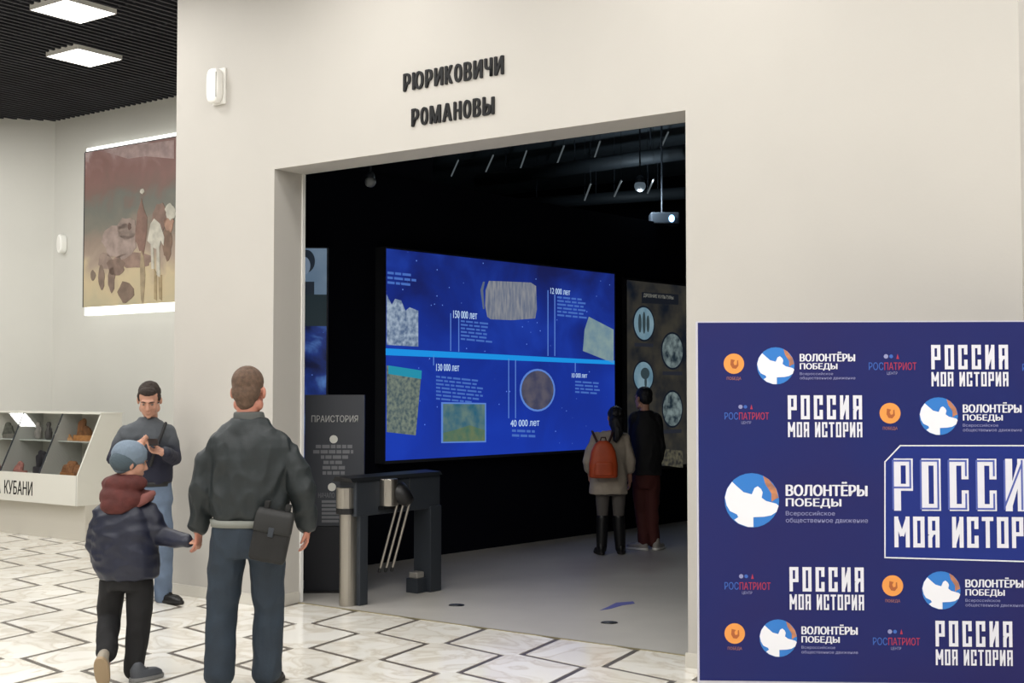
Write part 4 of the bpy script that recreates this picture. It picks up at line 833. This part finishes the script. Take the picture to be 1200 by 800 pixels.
# ---------------------------------------------------------------- 3 man with the phone
Y = 10.02; Pt = lambda x, y, d=0: at(x, y, Y + d)
base = on(178, 701); base = V((base.x, base.y, 0))
r = person_root('man in dark grey jumper and light jeans looking at his phone by the wall corner', base)
P = dict(shR=Pt(148, 507), shL=Pt(197, 506), elR=Pt(134, 537, -.02), elL=Pt(203, 537, -.02), wrR=Pt(156, 522, -.25), wrL=Pt(194, 530, -.26),
         hipR=Pt(168, 588), hipL=Pt(186, 588), knR=Pt(168, 640, -.03), knL=Pt(192, 640, -.08), anR=Pt(166, 688, .0), anL=Pt(191, 690, -.02)); JX = .045
P['ftR'] = V((P['anR'].x - .02, P['anR'].y - .14, .03)); P['ftL'] = V((P['anL'].x + .035, P['anL'].y - .025, .03))
hT = hframe(Pt(175, 468.5, -.06), pi - R(-8), R(-24), 0, 1.07)
hR = mdir(P['wrR'], (.95, -.3, .1), (.1, -.5, .9)); hL = mdir(P['wrL'], (-.8, -.25, .1), (-.1, -.3, 1))
bt = [(Pt(178, 596), .14, .09), (Pt(177, 560), .13, .085), (Pt(174, 524), .14, .09), (Pt(173, 508), .12, .075), (Pt(173, 497), .09, .06), (Pt(174, 490, -.01), .055, .055)]
figure(r, Y, 1, P, 0, hT, M_skin, None, [.034, .024, .025], [.07, .048, .036], {'R': (hR, -1, .75, 1.1), 'L': (hL, 1, .6, 1.1)}, bt)
def jumper_mat():
    m = mat('grey to navy jumper', '3d4147', .8, bump=.25, bscale=30); nt = m.node_tree; b = nt.nodes['Principled BSDF']; tc = nt.nodes.new('ShaderNodeTexCoord'); sp = nt.nodes.new('ShaderNodeSeparateXYZ'); nt.links.new(tc.outputs['Object'], sp.inputs[0])
    rp = nt.nodes.new('ShaderNodeValToRGB'); rp.color_ramp.elements[0].position = 0; rp.color_ramp.elements[0].color = lin('14162a'); rp.color_ramp.elements[1].position = 1; rp.color_ramp.elements[1].color = lin('474b50')
    mr = nt.nodes.new('ShaderNodeMapRange'); mr.inputs['From Min'].default_value = 1.15; mr.inputs['From Max'].default_value = 1.28; nt.links.new(sp.outputs[2], mr.inputs[0]); nt.links.new(mr.outputs[0], rp.inputs[0]); nt.links.new(rp.outputs[0], b.inputs['Base Color']); return m
M_jum = jumper_mat()
g = G(); g.loft([(Pt(178, 567), .145, .11), (Pt(177.5, 560), .158, .12), (Pt(177, 545), .165, .125), (Pt(175, 525), .185, .135), (Pt(173.5, 510), .215, .13), (Pt(173, 501), .195, .115), (Pt(173, 496), .14, .1), (Pt(173.5, 492), .085, .08), (Pt(174, 489), .066, .066)], 0, e=2.2)
for S in 'LR':
    a, b, c = P['sh' + S], P['el' + S], P['wr' + S]; g.tube([a, a.lerp(b, .5), b, b.lerp(c, .5), b.lerp(c, .96)], [.06, .066, .064, .054, .044], 16)
g.build('jumper', M_jum, r, vox=.008, smooth=4, fold=.005, fscale=(10, 10, 7))
trousers(r, P, mat('light blue jeans', '5c6b80', .75, var=.15, vscale=8), None, [(Pt(178, 600), .13, .1), (Pt(178, 585), .16, .115), (Pt(178, 564), .145, .105)], 0, [.09, .085, .07, .066, .066], hemz=.065, vox=.009)
shoe(r, V((P['anR'].x, P['anR'].y + .07, 0)), pi - R(-8), .27, M_blackp, mat('dark sole', '1a1817', .7)); shoe(r, V((P['anL'].x - .03, P['anL'].y + .04, 0)), pi + R(52), .27, mat('black leather', '151413', .45), mat('dark sole', '1a1817', .7))
M_dh = mat('dark brown hair', '2c221c', .85, var=.25, vscale=40, bump=.4, bscale=160)
g = G(); g.T = hT; g.ell((0, -.028, .052), (.08, .092, .078), seg=24); g.ell((0, -.045, .0), (.075, .068, .07), seg=20); g.ell((0, .045, .085), (.06, .04, .03), seg=16)
for q in (-1, 1): g.ell((q * .071, .005, .03), (.012, .03, .035), seg=12)
g.build('hair', M_dh, r, vox=.006, smooth=2, fold=.003, fscale=(35, 35, 35)); eyes(hT, r, M_dh)
g = G(); g.tube([Pt(194, 496, -.09), Pt(190, 507, -.142), Pt(183, 525, -.148), Pt(176, 545, -.14)], .013, 8); g.build('shoulder_strap', mat('dark strap', '1e1e20', .7), r, shade=True)
g = G(); g.loft([(Pt(178, 569), .15, .112), (Pt(178, 563.5), .15, .114)], 0, e=2.2); g.build('belt', M_blackp, r, shade=True)
pc = Pt(179.5, 518, -.34); T = MX.Translation(pc) @ MX.Rotation(R(20), 4, 'Z') @ MX.Rotation(R(-74), 4, 'X')
rr = root('mobile_phone', 'black mobile phone held by the man in the dark grey jumper', 'phone', pc)
g = G(); g.T = T; g.box((-.037, -.005, -.072), (.037, .005, .072)); g.build('phone_body', mat('black phone shell', '0e0e10', .3), rr, bev=.004)
g = G(); g.T = T; g.box((-.033, .0052, -.066), (.033, .0058, .066)); g.build('phone_screen', mat('phone screen', '0a0c12', .2, emit='28323c', estr=.5), rr)

# ---------------------------------------------------------------- 4 woman with the backpack
Y = 12.84; Pt = lambda x, y, d=0: at(x, y, Y + d); FZ = .003
base = on(717, 650); base = V((base.x, base.y, FZ))
r = person_root('long-haired woman in a cream coat with an orange backpack, facing the screen', base)
P = dict(shL=Pt(700, 514), shR=Pt(731, 514), elL=Pt(690, 541, .02), elR=Pt(737, 541, .02), wrL=Pt(692, 560, .14), wrR=Pt(738, 561, .1),
         hipL=Pt(706, 572), hipR=Pt(725, 572), knL=Pt(706, 606), knR=Pt(725, 606, .02), anL=Pt(705, 640, .0), anR=Pt(727, 640, .05))
P['ftL'] = V((P['anL'].x - .03, P['anL'].y + .12, .035)); P['ftR'] = V((P['anR'].x + .02, P['anR'].y + .12, .035))
hT = hframe(Pt(721, 489, .03), R(14), R(-4), R(0), .93)
hl = mdir(P['wrL'], (.1, .4, -1), (1, 0, 0)); hr = mdir(P['wrR'], (0, .1, -1), (-1, 0, 0))
bt = [(Pt(715, 578), .13, .09), (Pt(715, 545), .1, .08), (Pt(715, 522), .13, .09), (Pt(716, 510), .11, .07), (Pt(718, 504), .05, .05)]
figure(r, Y, 1, P, 0, hT, M_skin, None, [.04, .033, .024], [.065, .045, .034], {'L': (hl, 1, .4, .85), 'R': (hr, -1, .4, .85)}, bt)
M_cream = mat('cream wool coat', 'a89d8e', .85, var=.08, vscale=10, bump=.2, bscale=40)
g = G(); g.loft([(Pt(713, 578), .19, .14), (Pt(713, 565), .185, .14), (Pt(713, 540), .175, .135), (Pt(714, 522), .175, .125), (Pt(715.5, 512), .15, .1), (Pt(717, 505), .09, .075)], 0, e=2.3)
for S in 'LR':
    a, b, c = P['sh' + S], P['el' + S], P['wr' + S]; g.tube([a, a.lerp(b, .5), b, b.lerp(c, .35)], [.068, .072, .068, .06], 16)
g.build('coat', M_cream, r, vox=.009, smooth=4, fold=.006, fscale=(9, 9, 5))
g = G()
for S in 'LR': a, b, c = P['hip' + S], P['kn' + S], P['an' + S]; g.tube([a, b, c], [.078, .055, .045], 14)
g.loft([(Pt(715, 580), .13, .1), (Pt(715, 560), .12, .09)], 0); g.build('leggings', mat('grey leggings', '5b5652', .85), r, vox=.009, smooth=3)
for S, yw in (('L', 10), ('R', -6)):
    k, a = P['kn' + S], P['an' + S]; sh_ = shoe(r, V((a.x, a.y - .07, FZ)), R(yw), .25, M_blackp, mat('dark sole', '1a1817', .7), name='boot', wd=.045)
    g = G(); g.tube([a + V((0, 0, -.02)), a.lerp(k, .5), k + V((0, 0, .0))], [.052, .06, .062], 16); g.build('boot_shaft', M_blackp, sh_, vox=.009, smooth=2)
M_bh = mat('black hair', '0d0d12', .6, var=.2, vscale=30)
g = G(); g.T = hT; g.ell((0, -.02, .035), (.085, .1, .088), seg=20); g.ell((0, -.05, -.03), (.08, .06, .09)); g.T = MX.Identity(4); g.tube([Pt(722, 494, -.06), Pt(724, 505, -.1), Pt(722, 515, -.13)], [.07, .06, .03], 14)
g.build('hair', M_bh, r, vox=.008, smooth=3, fold=.004, fscale=(30, 30, 6))
bc = Pt(707, 538, -.225); rr = root('backpack', 'small orange backpack on the back of the woman in the cream coat', 'backpack', bc - V((0, 0, .19)))
M_or = mat('orange leather', 'b5481f', .5, var=.08, vscale=10)
g = G(); g.loft([(bc + V((0, 0, -.185)), .125, .045), (bc + V((0, 0, -.17)), .14, .062), (bc + V((0, 0, -.05)), .142, .068), (bc + V((0, 0, .08)), .12, .06), (bc + V((0, 0, .15)), .085, .05), (bc + V((0, 0, .185)), .04, .035)], 0, e=3); g.build('bag', M_or, rr, vox=.009, smooth=5)
g = G(); g.loft([(bc + V((0, -.045, -.16)), .1, .03), (bc + V((0, -.045, -.03)), .095, .032), (bc + V((0, -.04, -.02)), .08, .025)], 0, e=3); g.build('front_pocket', M_or, rr, vox=.008, smooth=3)
for q in (-1, 1):
    g = G(); g.tube([bc + V((q * .05, .02, .15)), bc + V((q * .09 - .0, .06, .24)), bc + V((q * .1, .12, .27))], .012, 8); g.build('strap', mat('dark brown strap', '3a201a', .6), rr, shade=True)
g = G(); g.tube([bc + V((-.03, 0, .18)), bc + V((-.02, -.01, .215)), bc + V((.02, -.01, .215)), bc + V((.03, 0, .18))], .007, 8); g.build('handle', mat('dark brown strap', '3a201a', .6), rr, shade=True)

# ---------------------------------------------------------------- 5 man in black
Y = 13.2; Pt = lambda x, y, d=0: at(x, y, Y + d)
base = on(758, 644); base = V((base.x, base.y, FZ))
r = person_root('man in a black jacket and dark red trousers facing the brown exhibit panel', base)
P = dict(shL=Pt(745, 490), shR=Pt(768, 490), elL=Pt(743, 524, .04), elR=Pt(773, 524, .0), wrL=Pt(748, 545, .2), wrR=Pt(770, 548, .12),
         hipL=Pt(750, 562), hipR=Pt(764, 562), knL=Pt(752, 600, .04), knR=Pt(764, 600, .0), anL=Pt(755, 634, .0), anR=Pt(766, 634, .02))
P['ftL'] = V((P['anL'].x - .08, P['anL'].y + .08, .035)); P['ftR'] = V((P['anR'].x + .04, P['anR'].y + .12, .035))
hT = hframe(Pt(753.5, 467, .03), R(38), R(-3), 0, .95)
hl = mdir(P['wrL'], (.1, .8, -.6), (1, 0, 0)); hr = mdir(P['wrR'], (-.2, .5, -.8), (-1, 0, 0))
bt = [(Pt(757, 568), .12, .09), (Pt(757, 540), .11, .085), (Pt(757, 505), .13, .1), (Pt(757, 490), .12, .08), (Pt(756, 481), .055, .055)]
figure(r, Y, 1, P, R(20), hT, M_skin, None, [.045, .036, .028], [.07, .05, .038], {'L': (hl, 1, .5), 'R': (hr, -1, .5)}, bt)
M_bj = mat('black jacket', '0c0c10', .75, bump=.25, bscale=30)
g = G(); g.loft([(Pt(758, 556), .15, .12), (Pt(758, 545), .155, .125), (Pt(758, 520), .155, .13), (Pt(757.5, 498), .155, .12), (Pt(757, 489), .12, .1), (Pt(756, 481), .07, .07)], R(20), e=2.3)
for S in 'LR': a, b, c = P['sh' + S], P['el' + S], P['wr' + S]; g.tube([a, b, b.lerp(c, .9)], [.068, .06, .045], 16)
g.build('jacket', M_bj, r, vox=.009, smooth=4, fold=.006, fscale=(9, 9, 6))
trousers(r, P, mat('dark red trousers', '4a1c16', .8), None, [(Pt(757, 572), .12, .1), (Pt(757, 560), .145, .115), (Pt(757, 548), .135, .105)], R(20), [.085, .08, .068, .062, .06], name='trousers')
M_wsh = mat('pale trainer', '9d9891', .6); shoe(r, V((P['anL'].x + .03, P['anL'].y - .05, FZ)), R(48), .27, M_wsh, M_white); shoe(r, V((P['anR'].x, P['anR'].y - .07, FZ)), R(-25), .27, M_wsh, M_white)
g = G(); g.T = hT; g.ell((0, -.025, .05), (.082, .095, .082), seg=24); g.ell((0, -.045, .0), (.076, .068, .07), seg=20); g.build('hair', M_bh, r, vox=.007, smooth=2, fold=.003, fscale=(30, 30, 30))
